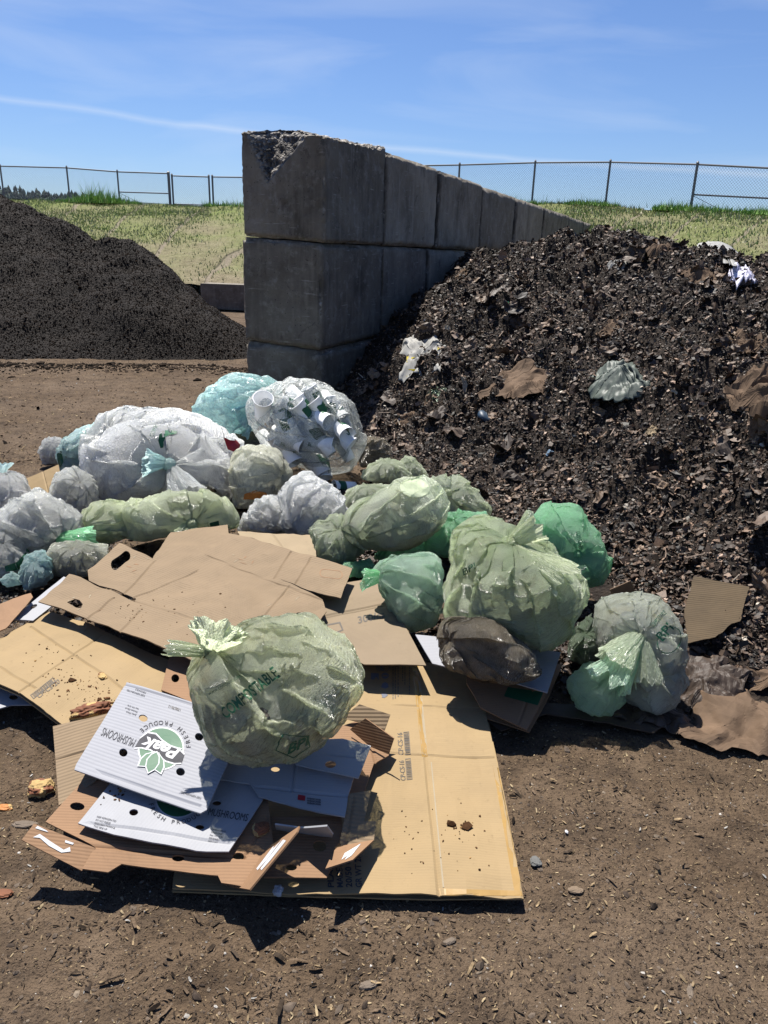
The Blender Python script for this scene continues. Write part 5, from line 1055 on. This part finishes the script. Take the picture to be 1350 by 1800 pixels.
    if cont and film != 'clear':
        sub = slice(None, None, 2); D2 = D.reshape(nth, nph, 3)[::2, ::2]; rr = radial(D2); sh_ = D2.shape
        lump = .07*perlin(D2*3.1+seed)+.16*(facets(D2.reshape(-1, 3)*2.4+seed, seed+5, 5).reshape(sh_[:2])-.5)+.06*perlin(D2*7+seed)-.01; W2 = C_+D2*(rr*np.minimum(cscale+.02+lump-.26*np.clip(D2[..., 2]*.8+D2[..., 1]*.45+.25, 0, 1)-.28*np.exp(-(th_[::2, ::2]/.35)**2), .915))[..., None]; W2 = W2.reshape(-1, 3); W2[:, 2] = np.maximum(W2[:, 2], zb+.012)
        ct_ = mesh_np('contents', W2-base, grid_faces(sh_[0], sh_[1], True), CONT[cont], False); ct_.parent = root
    bpy.context.view_layer.update()
    kp_ = C_+kd*(r1.reshape(nth, nph)[1].mean())
    return dict(root=root, shell=shell, C=C_, R=R_, kd=kd, kp=kp_, f=f, base=base)
def ruffle(b, dirpx, length, width, seed=0, film='pale', flat=.5, start=None, name='knot_tail', turns=6, curl=.3, r0=.012, base_pt=None):
    """gathered open end of the bag; dirpx = image-space direction (dx,dy) plus towards-camera"""
    R_ = R3; right = R_ @ np.array([1, 0, 0]); up = R_ @ np.array([0, 1, 0]); tow = -b['f']
    dv = right*dirpx[0]-up*dirpx[1]+tow*(dirpx[2] if len(dirpx) > 2 else .3); dv /= np.linalg.norm(dv)
    P0 = b['kp']-b['kd']*.01 if base_pt is None else base_pt
    s1 = np.cross(dv, tow); s1 = s1/np.linalg.norm(s1) if np.linalg.norm(s1) > .1 else right; s2 = np.cross(s1, dv)
    nt_, ns_ = 44, 120; T = np.linspace(0, 1, nt_)[:, None]; A = (np.arange(ns_)*2*math.pi/ns_)[None]
    ruf = perlin(np.stack([np.cos(A)*turns/3+0*T, np.sin(A)*turns/3+0*T, T*1.2+seed*3.7+0*A], -1)); ruf2 = perlin(np.stack([np.cos(A)*turns+0*T, np.sin(A)*turns+0*T, T*2+seed+0*A], -1))
    rr = r0+(width*.5)*(T**.9)*(1+.55*ruf)+.0+T*width*.10*ruf2; rr = rr+.006*ridge(np.stack([np.cos(A)*4+0*T, np.sin(A)*4+0*T, T+0*A], -1))*(1-T)
    ln = length*(T+.10*T*perlin(np.stack([np.cos(A)*2+0*T, np.sin(A)*2+0*T, seed+0*A*T], -1))*2)
    bendv = np.array([0, 0, -1.])*curl*length*T**2
    W_ = P0+dv*ln[..., None]+bendv[:, :, None].reshape(nt_, -1, 1)*0 if False else P0+ln[..., None]*dv+(curl*length*T**2)[..., None]*np.array([0, 0, -1.])+(rr*np.cos(A))[..., None]*s1+(rr*np.sin(A)*flat)[..., None]*s2
    wr = np.stack([np.cos(A)*3+0*T, np.sin(A)*3+0*T, T*1.2+0*A], -1).reshape(-1, 3)
    W_ = W_.reshape(-1, 3); W_[:, 2] = np.maximum(W_[:, 2], .012)
    o = mesh_np(name, W_-b['base'], grid_faces(nt_, ns_, True), FILMT[film] if isinstance(film, str) else film, True, vatt={'wr': wr}); o.parent = b['root']; return o
def knot(b, film='pale', r=.03, seed=0):
    nt_, ns_ = 26, 40; T = np.linspace(.05, math.pi-.05, nt_)[:, None]; A = (np.arange(ns_)*2*math.pi/ns_)[None]
    D = np.stack([np.sin(T)*np.cos(A), np.sin(T)*np.sin(A), np.cos(T)+0*A], -1); tw = np.stack([np.cos(A+T*2.2)*2.2, np.sin(A+T*2.2)*2.2, seed+0*A+0*T], -1)
    W_ = b['kp']+D*(r*(1+.35*ridge(tw)*.6))[..., None]; o = mesh_np('knot', W_.reshape(-1, 3)-b['base'], grid_faces(nt_, ns_, True), FILMT[film] if isinstance(film, str) else film, True, vatt={'wr': tw.reshape(-1, 3)}); o.parent = b['root']; return o
def pxm(b, n):  # n pixels at the bag, in metres
    return n*np.linalg.norm(b['C']-CAM)/F
# back row
b = bag('aqua crumpled empty bag at the back against the foot of the block wall', [(340, 718), (362, 690), (400, 662), (440, 664), (492, 674), (480, 715), (440, 755), (390, 765), (352, 745)], 'aqua', None, seed=1, amp=1.9, cr=1.2, knot=(470, 700), nr_=120, tension=5)
ruffle(b, (-.8, .5, .4), pxm(b, 60), pxm(b, 50), 2, 'aqua', curl=.2)
b = bag('brown bag squashed between the clear cup bag and the dark heap', [(630, 790), (650, 768), (680, 775), (690, 800), (670, 815), (635, 825)], 'bark', 'd', seed=2, nr_=80, knot=(640, 795))
cupbag = bag('big clear bag full of paper cups and lids at the top of the bag heap', [(428, 728), (436, 698), (468, 690), (500, 668), (520, 664), (560, 676), (598, 690), (625, 715), (647, 775), (640, 810), (600, 838), (560, 838), (515, 820), (470, 790), (445, 762)], 'clear', 'w', zb=.0, seed=3, knot=(640, 790), fr=9, amp=1.3, cscale=.66, depth=.72, nr_=150)
# cups showing through the clear film
def cup(label, loc, axis, h=.12, r=.042, lid_=False, group=None, band='lgreen'):
    root = empty('paper_cup', loc); tag(root, label, 'paper cup', group); q = Vector(axis).normalized().to_track_quat('Z', 'Y').to_matrix().to_4x4()
    prof = [(0, .012), (r*.68, .012), (r*.70, 0), (r*.73, 0), (r*.80, h*.3), (r*.90, h*.66), (r*.985, h*.97), (r*1.05, h*.975), (r*1.06, h*.995), (r*1.02, h*1.005), (r*.965, h*.985), (r*.87, h*.6), (r*.70, h*.03), (0, h*.025)]
    n = 36; V = [(a*math.cos(2*math.pi*k/n), a*math.sin(2*math.pi*k/n), z_) for a, z_ in prof for k in range(n)]
    o = mesh_np('cup_wall', V, grid_faces(len(prof), n, True), M['cup'], True); o.parent = root
    bz0, bz1 = h*.50, h*.82; V = [((r*(.735+.27*z_/h)+.0009)*math.cos(2*math.pi*k/n), (r*(.735+.27*z_/h)+.0009)*math.sin(2*math.pi*k/n), z_+.004*math.sin(k*1.1)*(z_ == bz1)) for z_ in (bz0, bz1) for k in range(12)]
    o = mesh_np('printed_leaf_band', V, grid_faces(2, 12), M[band], True); o.parent = root
    root.matrix_world = Matrix.Translation(Vector(loc)) @ q; return root
fw = cupbag['f']; rgt = R3 @ np.array([1, 0, 0]); upv = R3 @ np.array([0, 1, 0])
def cupin(px, py, dx, dy, dt, L, rr, back, lab, group=None):
    P_ = PD(px, py, cupbag['C'][1])-fw*(back-.06); ax_ = rgt*dx-upv*dy-fw*dt; s_ = np.linalg.norm(P_-CAM)/F
    if group and L == 78: P_ = P_-ax_/np.linalg.norm(ax_)*L*s_*.42
    return cup(lab, P_, ax_, L*s_*.85, rr*s_*.62, group=group)
cupin(463, 735, .1, -.75, 1.0, 60, 27, .20, 'paper cup mouth facing out at the left side inside the clear bag')
cupin(560, 752, -.55, -.75, .2, 76, 22, .24, 'white paper cup jumbled inside the big clear bag', 'paper cups jumbled inside the clear bag')
cupin(600, 765, -.6, -.8, .15, 84, 21, .20, 'white paper cup jumbled inside the big clear bag', 'paper cups jumbled inside the clear bag')
cupin(520, 735, .55, .75, .2, 66, 22, .14, 'white paper cup jumbled inside the big clear bag', 'paper cups jumbled inside the clear bag')
cupin(575, 790, -.85, -.25, .3, 56, 20, .24, 'white paper cup jumbled inside the big clear bag', 'paper cups jumbled inside the clear bag')
cupin(505, 772, .7, -.5, .6, 50, 22, .22, 'white paper cup jumbled inside the big clear bag', 'paper cups jumbled inside the clear bag')
cupin(530, 800, .5, -.8, .4, 54, 20, .22, 'white paper cup jumbled inside the big clear bag', 'paper cups jumbled inside the clear bag')
cupin(590, 765, -.5, -.85, .2, 60, 20, .14, 'white paper cup jumbled inside the big clear bag', 'paper cups jumbled inside the clear bag')
rg = np.random.RandomState(4)
for k in range(26):
    a_ = rg.uniform(0, 6.28); rr_ = rg.uniform(.1, .92)**.8; sg = rg.choice((-1, 1)); tl_ = rg.normal(size=3)*.28
    cupin(541+88*rr_*math.cos(a_), 760+60*rr_*math.sin(a_), sg*(.6+tl_[0]), sg*(.75+tl_[1]), .25+tl_[2], 78, 23, .27*(1-rr_*rr_*.75)+.02, 'white paper cup jumbled inside the big clear bag', 'paper cups jumbled inside the clear bag')
# long greyish bag behind the big white one
b = bag('long off-white bag stretched behind the big knotted white bag', [(150, 770), (190, 735), (235, 718), (310, 722), (360, 735), (405, 765), (428, 790), (420, 830), (300, 850), (180, 850), (150, 810)], 'white', 'w', seed=4, amp=1.2, knot=(180, 770), nr_=120)
put_poly(b['shell'], [(392, 768), (405, 764), (423, 782), (416, 796), (400, 790)], M['red'], .004, 'red_wrapper', None, 10.)
b = bag('aqua green bag end squeezed at the left of the long off-white bag', [(100, 800), (112, 778), (140, 755), (175, 742), (185, 790), (170, 840), (135, 850), (108, 825)], 'aqua', 'w', seed=5, nr_=90, amp=1.2, knot=(108, 805))
put_poly(b['shell'], [(100, 798), (108, 792), (112, 812), (106, 822), (102, 812)], M['lgreen'], .003, 'printed_band', None, 8.)
b = bag('small whitish bag set apart at the back left on the dirt', [(68, 790), (80, 772), (100, 768), (118, 776), (120, 800), (105, 820), (78, 820)], 'white', 'w', seed=6, nr_=80)
b = bag('greyish crinkled bag under the big knotted white bag at left', [(88, 870), (100, 835), (130, 822), (165, 845), (172, 890), (145, 918), (98, 912)], 'grey', 'w', seed=7, nr_=80, knot=(140, 850))
bw = bag('big whitish bag with a central knot and green printed arc, left of the heap', [(138, 800), (160, 775), (215, 745), (258, 742), (330, 755), (385, 780), (420, 820), (424, 850), (400, 885), (330, 893), (240, 893), (165, 895), (140, 850)], 'white', 'w', seed=8, knot=(306, 815), kz=1.2, fr=11, amp=1.05, nr_=170, depth=.8, cscale=.93)
knot(bw, 'aqua', .035, 1); ruffle(bw, (-.75, -.15, .6), pxm(bw, 42), pxm(bw, 34), 3, 'aqua', curl=.1, base_pt=bw['kp']); ruffle(bw, (.55, .8, .5), pxm(bw, 62), pxm(bw, 52), 4, 'white', curl=.15, base_pt=bw['kp'])
wbv = bvh_of(bw['shell'])
arc = [(302, 757), (290, 757), (280, 764), (278, 775), (282, 788), (287, 787), (287, 777), (291, 768), (298, 765), (310, 763), (312, 758)]
put_poly(bw['shell'], arc, M['lgreen'], .004, 'printed_arc', wbv, 6.); put_text(bw['shell'], 'COMP', (270, 768), (278, 748), (-8, -2), M['green'], .0, bvh=wbv)
b = bag('beige streaky bag with an orange scrap inside, right of the big white bag', [(412, 800), (430, 787), (460, 784), (488, 795), (508, 825), (512, 850), (490, 880), (450, 900), (415, 890), (405, 850)], 'beige', 'g', seed=9, nr_=110, amp=1.3, knot=(500, 835))
put_poly(b['shell'], [(430, 868), (450, 862), (468, 866), (470, 872), (445, 878), (428, 878)], M['orange'], .004, 'orange_scrap', None, 8.)
b = bag('silvery white folded bag in the middle of the heap', [(498, 860), (520, 842), (545, 834), (580, 850), (600, 875), (610, 905), (600, 945), (570, 970), (530, 962), (500, 930)], 'white', 'w', seed=10, nr_=140, cr=.8, amp=1.7, knot=(505, 945), fr=10)
b = bag('pale bag bottom sagging below the silvery folded bag', [(548, 930), (590, 905), (632, 925), (640, 970), (600, 1000), (560, 990)], 'pale', 'n', seed=40, nr_=100, cr=.6, amp=1.4)
b = bag('low white bag fold lying left of the silvery bag', [(422, 925), (440, 890), (470, 872), (500, 880), (520, 910), (515, 945), (470, 950), (430, 940)], 'white', 'w', seed=11, nr_=110, cr=1., amp=1.7, knot=(500, 930))
# left group
b = bag('white bag at the left edge with aqua knot on top', [(-70, 850), (-20, 830), (20, 828), (45, 845), (58, 880), (30, 915), (-60, 920)], 'white', 'w', seed=12, nr_=110, knot=(5, 828), kz=.2)
ruffle(b, (-.1, -1, .1), pxm(b, 26), pxm(b, 22), 6, 'aqua')
b = bag('grey see-through bag with taut film at the left, above the printed bag', [(-12, 915), (25, 880), (65, 864), (108, 885), (150, 925), (150, 960), (70, 992), (10, 975), (-20, 950)], 'grey', 'w', seed=13, nr_=130, knot=(95, 945), amp=1.5, tension=4)
ruffle(b, (.85, .05, .3), pxm(b, 62), pxm(b, 50), 7, 'mint', curl=.15)
b = bag('dim bag with dark green printed band in the lower left corner of the heap', [(-40, 960), (0, 930), (40, 945), (58, 980), (45, 1012), (0, 1020), (-40, 1010)], 'grey', 'n', seed=14, nr_=110)
lbv = bvh_of(b['shell']); put_poly(b['shell'], [(8, 995), (30, 988), (44, 972), (48, 955), (52, 965), (48, 985), (34, 1001), (10, 1005)], M['green'], .004, 'printed_band', lbv, 6.)
b = bag('small dark bag of scraps beside the lime log bag', [(72, 985), (95, 958), (140, 950), (185, 962), (186, 990), (150, 1018), (95, 1015)], 'beige', 'd', seed=15, nr_=90, amp=1.4)
b = bag('pale aqua gathered bag end drooping at the lower left', [(35, 1000), (50, 975), (75, 968), (90, 985), (88, 1020), (70, 1040), (45, 1040)], 'aqua', 'w', seed=16, nr_=90, amp=1.6, fr=10)
b = bag('flat aqua bag scrap in shadow at the lower left edge', [(0, 1020), (20, 1005), (40, 1015), (38, 1035), (15, 1040)], 'aqua', None, seed=17, nr_=60, amp=1.6)
# lime log bag: long body with boxy left end
bl = bag('long lime green bag like a log, knotted at its lower right', [(205, 900), (235, 882), (290, 868), (340, 864), (385, 870), (415, 890), (424, 915), (410, 932), (360, 938), (290, 945), (220, 950)], 'log', 'w', zb=.06, seed=18, nr_=150, knot=(340, 925), kz=1.0, amp=.8, fr=9, depth=.9, cscale=.9)
knot(bl, 'log', .03, 2); ruffle(bl, (.05, .9, .5), pxm(bl, 48), pxm(bl, 60), 8, 'log', curl=.05, base_pt=bl['kp']); ruffle(bl, (-.6, .45, .6), pxm(bl, 28), pxm(bl, 26), 9, 'log', base_pt=bl['kp'])
put_poly(bl['shell'], [(368, 919), (384, 915), (386, 927), (370, 930)], M['lgreen'], .004, 'printed_label', None, 8.)
b = bag('boxy lime bag with a carton corner inside, left end of the log bag', [(143, 912), (155, 890), (175, 880), (215, 882), (235, 895), (236, 940), (220, 952), (180, 960), (150, 945)], 'log', 'w', zb=.05, seed=19, nr_=120, amp=.7, p=16, knot=(150, 925), tension=2)
# centre
cup('single paper cup lying on its side in the middle of the bag heap', PD(624, 858, 4.75), rgt*-.95+upv*.0-fw*.4, .12*1.25, .058)
b = bag('small pale yellow bag behind the single paper cup', [(635, 840), (650, 818), (680, 806), (705, 815), (722, 835), (700, 850), (660, 852)], 'pale', 'w', seed=20, nr_=90, amp=1.2, p=12)
b = bag('little pale green bag corner at the foot of the dark heap', [(700, 820), (712, 802), (728, 806), (752, 838), (740, 850), (705, 845)], 'pale', 'w', seed=21, nr_=80, p=14)
b = bag('flattened pale bag below the single paper cup', [(605, 875), (620, 858), (660, 850), (700, 858), (700, 885), (640, 900), (610, 895)], 'pale', 'n', seed=22, nr_=90, amp=1.3)
b = bag('pale yellow green bag with folds fanning from its top knot, beside the dark heap', [(745, 850), (760, 840), (805, 838), (835, 860), (860, 895), (840, 925), (780, 925), (750, 895)], 'pale', 'g', seed=23, nr_=130, knot=(785, 862), kz=1.0, fr=12, amp=1.4)
knot(b, 'log', .018, 3)
b = bag('large pale green bag with a round white label, centre of the heap', [(598, 930), (608, 895), (650, 872), (705, 850), (735, 836), (770, 848), (792, 885), (780, 920), (740, 958), (690, 972), (640, 972), (605, 955)], 'pale', 'n', seed=24, nr_=160, amp=1.15, knot=(615, 950), depth=.8, zb=.1, tension=4)
pbv = bvh_of(b['shell']); put_poly(b['shell'], ellipse(729, 858, 26, 16, .1, 26), FILM['log'], .003, 'round_label', pbv, 6.)
b = bag('crumpled bright mint bag between the pale bags and the biggest bag', [(745, 940), (765, 912), (800, 900), (850, 905), (860, 940), (820, 975), (770, 985), (745, 965)], 'mint', 'n', seed=25, nr_=120, cr=1.5, amp=1.9, tension=5)
b = bag('small leaf shaped mint bag end under the large pale bag', [(655, 985), (680, 958), (715, 943), (742, 955), (745, 975), (710, 985), (680, 992)], 'mint', None, seed=26, nr_=90, cr=1.2, amp=1.8, knot=(660, 988))
b = bag('rumpled mint bag scrap at the corner of the ribbed brown box', [(590, 1005), (610, 990), (650, 985), (665, 1005), (650, 1020), (612, 1020)], 'mint', None, seed=27, nr_=80, cr=1.5, amp=1.9)
b = bag('mint green bag lit at the top, standing right of the 300/cs box', [(655, 1010), (665, 990), (710, 978), (768, 980), (782, 1010), (775, 1060), (768, 1095), (730, 1116), (705, 1095), (690, 1050)], 'ltmint', 'g', zb=.03, seed=28, nr_=140, amp=1.3, knot=(660, 1008), fr=9)
ruffle(b, (-.9, -.1, .2), pxm(b, 34), pxm(b, 30), 11, 'mint')
# biggest bag
bb_ = bag('biggest yellow green stained bag with a twisted knot on top, right of centre', [(782, 1010), (795, 960), (805, 920), (840, 903), (880, 915), (940, 945), (985, 975), (1030, 1030), (1038, 1065), (1020, 1105), (985, 1145), (945, 1153), (910, 1130), (850, 1090), (785, 1080)], 'big', 'g', zb=.13, seed=29, nr_=220, cr=.9, amp=1.35, knot=(890, 938), kz=.75, fr=13, depth=.85, tension=5)
knot(bb_, 'big', .026, 4); ruffle(bb_, (.85, -.55, .35), pxm(bb_, 60), pxm(bb_, 36), 12, 'log', curl=.0, base_pt=bb_['kp'], flat=.35); ruffle(bb_, (.85, .55, .45), pxm(bb_, 110), pxm(bb_, 52), 13, 'log', curl=.06, base_pt=bb_['kp'], flat=.6)
put_text(bb_['shell'], 'BPI', (815, 1012), (836, 1000), (-2, -12), M['green'], .0); put_text(bb_['shell'], 'COMPOSTABLE', (980, 962), (1012, 990), (6, -6), M['lgreen'], .02)
bm_ = bag('bright mint bag with folds meeting at a knot, against the dark heap', [(930, 905), (950, 885), (980, 880), (1015, 890), (1050, 930), (1075, 980), (1072, 1010), (1040, 1043), (1010, 1040), (985, 1010), (940, 960)], 'mint', 'g', zb=.05, seed=30, nr_=150, knot=(1023, 982), kz=1.1, fr=11, amp=1.1)
knot(bm_, 'mint', .016, 5); put_text(bm_['shell'], 'COMPOSTABLE', (1012, 935), (1018, 965), (8, -1), M['green'], .0)
b = bag('dark brown stained bag in the shade under the biggest bag', [(765, 1110), (775, 1090), (815, 1082), (850, 1090), (890, 1110), (915, 1140), (950, 1165), (955, 1190), (920, 1205), (860, 1205), (795, 1180), (768, 1150)], 'bark', 'd', zb=.13, seed=31, nr_=150, amp=1.2, knot=(770, 1115), cscale=.93)
b = bag('dark green bag in the gap left of the knotted right bag', [(1000, 1130), (1015, 1100), (1040, 1080), (1060, 1120), (1050, 1165), (1020, 1175), (1000, 1160)], 'dkgreen', 'd', seed=32, nr_=90)
# right knotted double bag (upper lobe + lower lobe share one knot)
br = bag('grey green bag tied in the middle into bulging lobes, far right of the bags', [(1037, 1085), (1048, 1052), (1085, 1038), (1130, 1040), (1175, 1055), (1200, 1090), (1210, 1130), (1208, 1180), (1195, 1205), (1170, 1180), (1110, 1150), (1050, 1130)], 'sage', 'n', zb=.10, seed=33, nr_=160, knot=(1122, 1118), kz=1.15, fr=9, amp=1.2, depth=.7, cscale=.9)
br2 = bag('', [(1090, 1175), (1105, 1160), (1150, 1150), (1190, 1160), (1207, 1195), (1190, 1235), (1155, 1258), (1120, 1250), (1098, 1215)], 'sage', 'n', seed=34, nr_=120, knot=(1115, 1165), amp=1.2, fr=9, depth=.8)
for ch in list(br2['root'].children):
    ch.name = 'lower_lobe' if ch.name.startswith('bag_film') else 'contents'; mw = ch.matrix_world.copy(); ch.parent = br['root']; ch.matrix_parent_inverse = Matrix(); ch.location = Vector(br2['base'])-Vector(br['base'])
bpy.data.objects.remove(br2['root'])
br3 = bag('', [(1000, 1200), (1015, 1180), (1050, 1165), (1090, 1180), (1098, 1215), (1085, 1250), (1050, 1267), (1015, 1250)], 'ltmint', None, seed=36, nr_=110, cr=1.3, knot=(1085, 1175), amp=1.6, fr=9, depth=.6)
for ch in list(br3['root'].children):
    ch.name = 'loose_tail'; ch.parent = br['root']; ch.matrix_parent_inverse = Matrix(); ch.location = Vector(br3['base'])-Vector(br['base'])
bpy.data.objects.remove(br3['root'])
ruffle(br, (-.75, .75, .55), pxm(br, 68), pxm(br, 40), 14, 'pale', curl=.1, base_pt=br['kp'], flat=.6, r0=.02, turns=8)
ruffle(br, (-.62, .9, .35), pxm(br, 95), pxm(br, 46), 15, 'ltmint', curl=.0, base_pt=br['kp'], flat=.6, r0=.02, turns=9); ruffle(br, (.2, .95, .5), pxm(br, 70), pxm(br, 30), 16, 'pale', curl=.1, base_pt=br['kp'], flat=.4)
rbv = bvh_of(br['shell']); put_text(br['shell'], 'BPI', (1165, 1128), (1185, 1105), (-14, -12), M['green'], .01, bvh=rbv); put_poly(br['shell'], [ellipse(1176, 1125, 20, 25, .5, 24), ellipse(1176, 1125, 18.5, 23.5, .5, 24)], M['green'], .004, 'printed_ring', rbv, 6.); put_text(br['shell'], 'COMPOSTABLE', (1148, 1104), (1172, 1078), (-6, -6), M['green'], .0, bvh=rbv)
# front bag
bf = bag('front stained green bag lying on the mushroom boxes, ear-like tied end at left', [(323, 1200), (330, 1150), (370, 1118), (430, 1095), (500, 1092), (548, 1080), (585, 1105), (642, 1158), (650, 1205), (622, 1252), (585, 1298), (540, 1325), (450, 1355), (405, 1350), (385, 1300), (335, 1240)], 'hero', 'g', zb=.17, seed=35, nr_=240, cr=1.3, amp=1.45, knot=(362, 1140), kz=.35, fr=13, depth=.75, tension=6, cscale=.88)
knot(bf, 'log', .02, 7); ruffle(bf, (.15, -.55, .5), pxm(bf, 50), pxm(bf, 74), 17, 'log', curl=-.1, base_pt=bf['kp'], turns=9); ruffle(bf, (-1., -.12, .1), pxm(bf, 75), pxm(bf, 16), 18, 'log', curl=.02, base_pt=bf['kp'], flat=.3, r0=.008)
fbv = bvh_of(bf['shell']); put_text(bf['shell'], 'COMPOSTABLE', (398, 1264), (492, 1188), (-13, -17), M['lgreen'], .02, bvh=fbv, off=.004); put_text(bf['shell'], 'www.compost.com', (368, 1222), (425, 1190), (-4, -6), M['green'], .0, bvh=fbv, off=.004)
put_text(bf['shell'], 'BPI', (505, 1325), (540, 1308), (4, -18), M['green'], .03, bvh=fbv, off=.004); hx_ = [(484, 1318), (496, 1290), (540, 1293), (545, 1312), (515, 1332)]; put_poly(bf['shell'], [hx_, [(515+(a-515)*.92, 1310+(c-1310)*.90) for a, c in hx_]], M['green'], .004, 'printed_hexagon', fbv, 6.)

# ------------------------------------------------------------------ bread, crumbs, small items
def lump(name, label, cat, px, py, z, sx, sy, sz, mat, seed, mat2=None, rot=0.):
    bm = bmesh.new(); bmesh.ops.create_icosphere(bm, subdivisions=5, radius=1); co = np.array([v.co[:] for v in bm.verts])
    n = .28*perlin(co*1.3+seed*7)+.16*perlin(co*3.2+seed)+.07*perlin(co*8+seed)+.04*perlin(co*18); pw = np.sign(co)*np.abs(co)**.85; q = pw*(1+n)[:, None]*np.array([sx, sy, sz])
    c_, s_ = math.cos(rot), math.sin(rot); q = np.stack([q[:, 0]*c_-q[:, 1]*s_, q[:, 0]*s_+q[:, 1]*c_, q[:, 2]], -1)
    for v, a in zip(bm.verts, q): v.co = Vector(a)
    if mat2:
        for f in bm.faces:
            c = f.calc_center_median(); f.material_index = 1 if (c.z < 0.0*sz+.15*sz*math.sin(seed+c.x*80)) or perlin(np.array([[c.x*30, c.y*30, c.z*30+seed]]))[0] > .25 else 0
    o = bm_obj(name, bm, mat, smooth=True)
    if mat2: o.data.materials.append(mat2)
    o.location = PZ(px, py, z+sz*.55); return tag(o, label, cat)
lump('bread_chunk', 'dark crusted bread end on the tan box beside the upper mushroom lid', 'bread', 160, 1250, .105, .062, .028, .022, M['bread'], 1, M['crumb'], .35)
lump('bread_chunk', 'small crumbly yellow bread piece on the left tan box', 'bread', 180, 1190, .105, .022, .012, .010, M['crumb'], 2, M['bread'], -.8)
lump('bread_chunk', 'round torn bread chunk on the dirt left of the brown tray', 'bread', 72, 1386, .0, .036, .028, .022, M['bread'], 3, M['crumb'], .2)
lump('bread_chunk', 'bread chunk inside the right brown box by the mushroom lids', 'bread', 458, 1457, .10, .022, .018, .014, M['bread'], 4, M['crumb'], .6)
lump('bread_chunk', 'thin bread crust at the left edge of the dirt', 'bread', 8, 1420, .0, .022, .012, .006, M['orange'], 5, M['crumb'])
lump('wood_chunk', 'flat grey wood piece on the dirt left of the brown tray', 'wood', 45, 1449, .0, .034, .012, .006, M['wood'], 6)
lump('wood_chunk', 'grey stick lying on the dirt at the lower right', 'wood', 1213, 1746, .0, .024, .007, .006, M['wood'], 7, None, 1.2)
lump('wood_chunk', 'curled brown bark piece on the dirt below the big tan box', 'wood', 648, 1732, .0, .018, .010, .006, M['wood'], 8, None, .2)
lump('wood_chunk', 'split pale wood chip pair on the dirt below the big tan box', 'wood', 790, 1655, .0, .016, .007, .004, M['wood'], 9, None, .5)
lump('stone', 'grey flat stone on the dirt right of the big tan box', 'stone', 942, 1515, .0, .014, .016, .005, M['wink'] if False else m_plain('grey_stone', (.10, .10, .095), .8, .3, .3, 60), 10)
lump('stone', 'tan pebble patch on the dirt at the right middle', 'stone', 1012, 1565, .0, .018, .010, .004, m_plain('tan_stone', (.15, .11, .075), .8, .2, .4, 90), 11)
lump('wood_chunk', 'reddish wood chip at the left edge of the dirt', 'wood', 6, 1570, .0, .020, .012, .004, M['bread'], 12)
o = lump('white_scrap', 'small white paper scrap under the front edge of the brown tray', 'paper scrap', 489, 1566, .02, .012, .014, .010, M['wink'], 13)
lump('white_scrap', 'tiny white paper bit on the dirt in the right foreground', 'paper scrap', 996, 1462, .0, .004, .006, .002, M['wink'], 14)
lump('white_scrap', 'tiny white pebble-like bit near the bottom right of the dirt', 'paper scrap', 1046, 1716, .0, .005, .004, .003, M['wink'], 15)
rng = np.random.RandomState(5); pts = []
for (cx_, cy_, sx_, sy_, n_, tgt) in ((140, 1205, 60, 35, 110, lb), (190, 1235, 30, 14, 60, lb), (90, 1150, 50, 22, 25, lb), (300, 1080, 90, 35, 40, kb), (225, 1080, 30, 14, 20, kb), (800, 1480, 60, 50, 26, bb), (815, 1455, 14, 8, 22, bb), (720, 1470, 30, 50, 14, bb), (200, 1395, 30, 18, 26, l2)):
    for _ in range(n_):
        r = Vector(ray(cx_+rng.normal()*sx_*.6, cy_+rng.normal()*sy_*.6)); h = tgt.ray_cast(Vector(CAM), r)
        if h[0] is not None: pts.append(np.array(h[0])+np.array([0, 0, .001]))
pts = np.array(pts); n = len(pts)
kind(tag(clods('crumbs', pts, .0022*rng.lognormal(0, .65, n), palette(rng, n, [(.05, .025, .012), (.10, .05, .025), (.25, .15, .06)], [10, 8, 3]), M['chip'], rng), 'dark bread crumbs and dirt specks scattered on the cardboard', 'crumbs'), 'stuff')
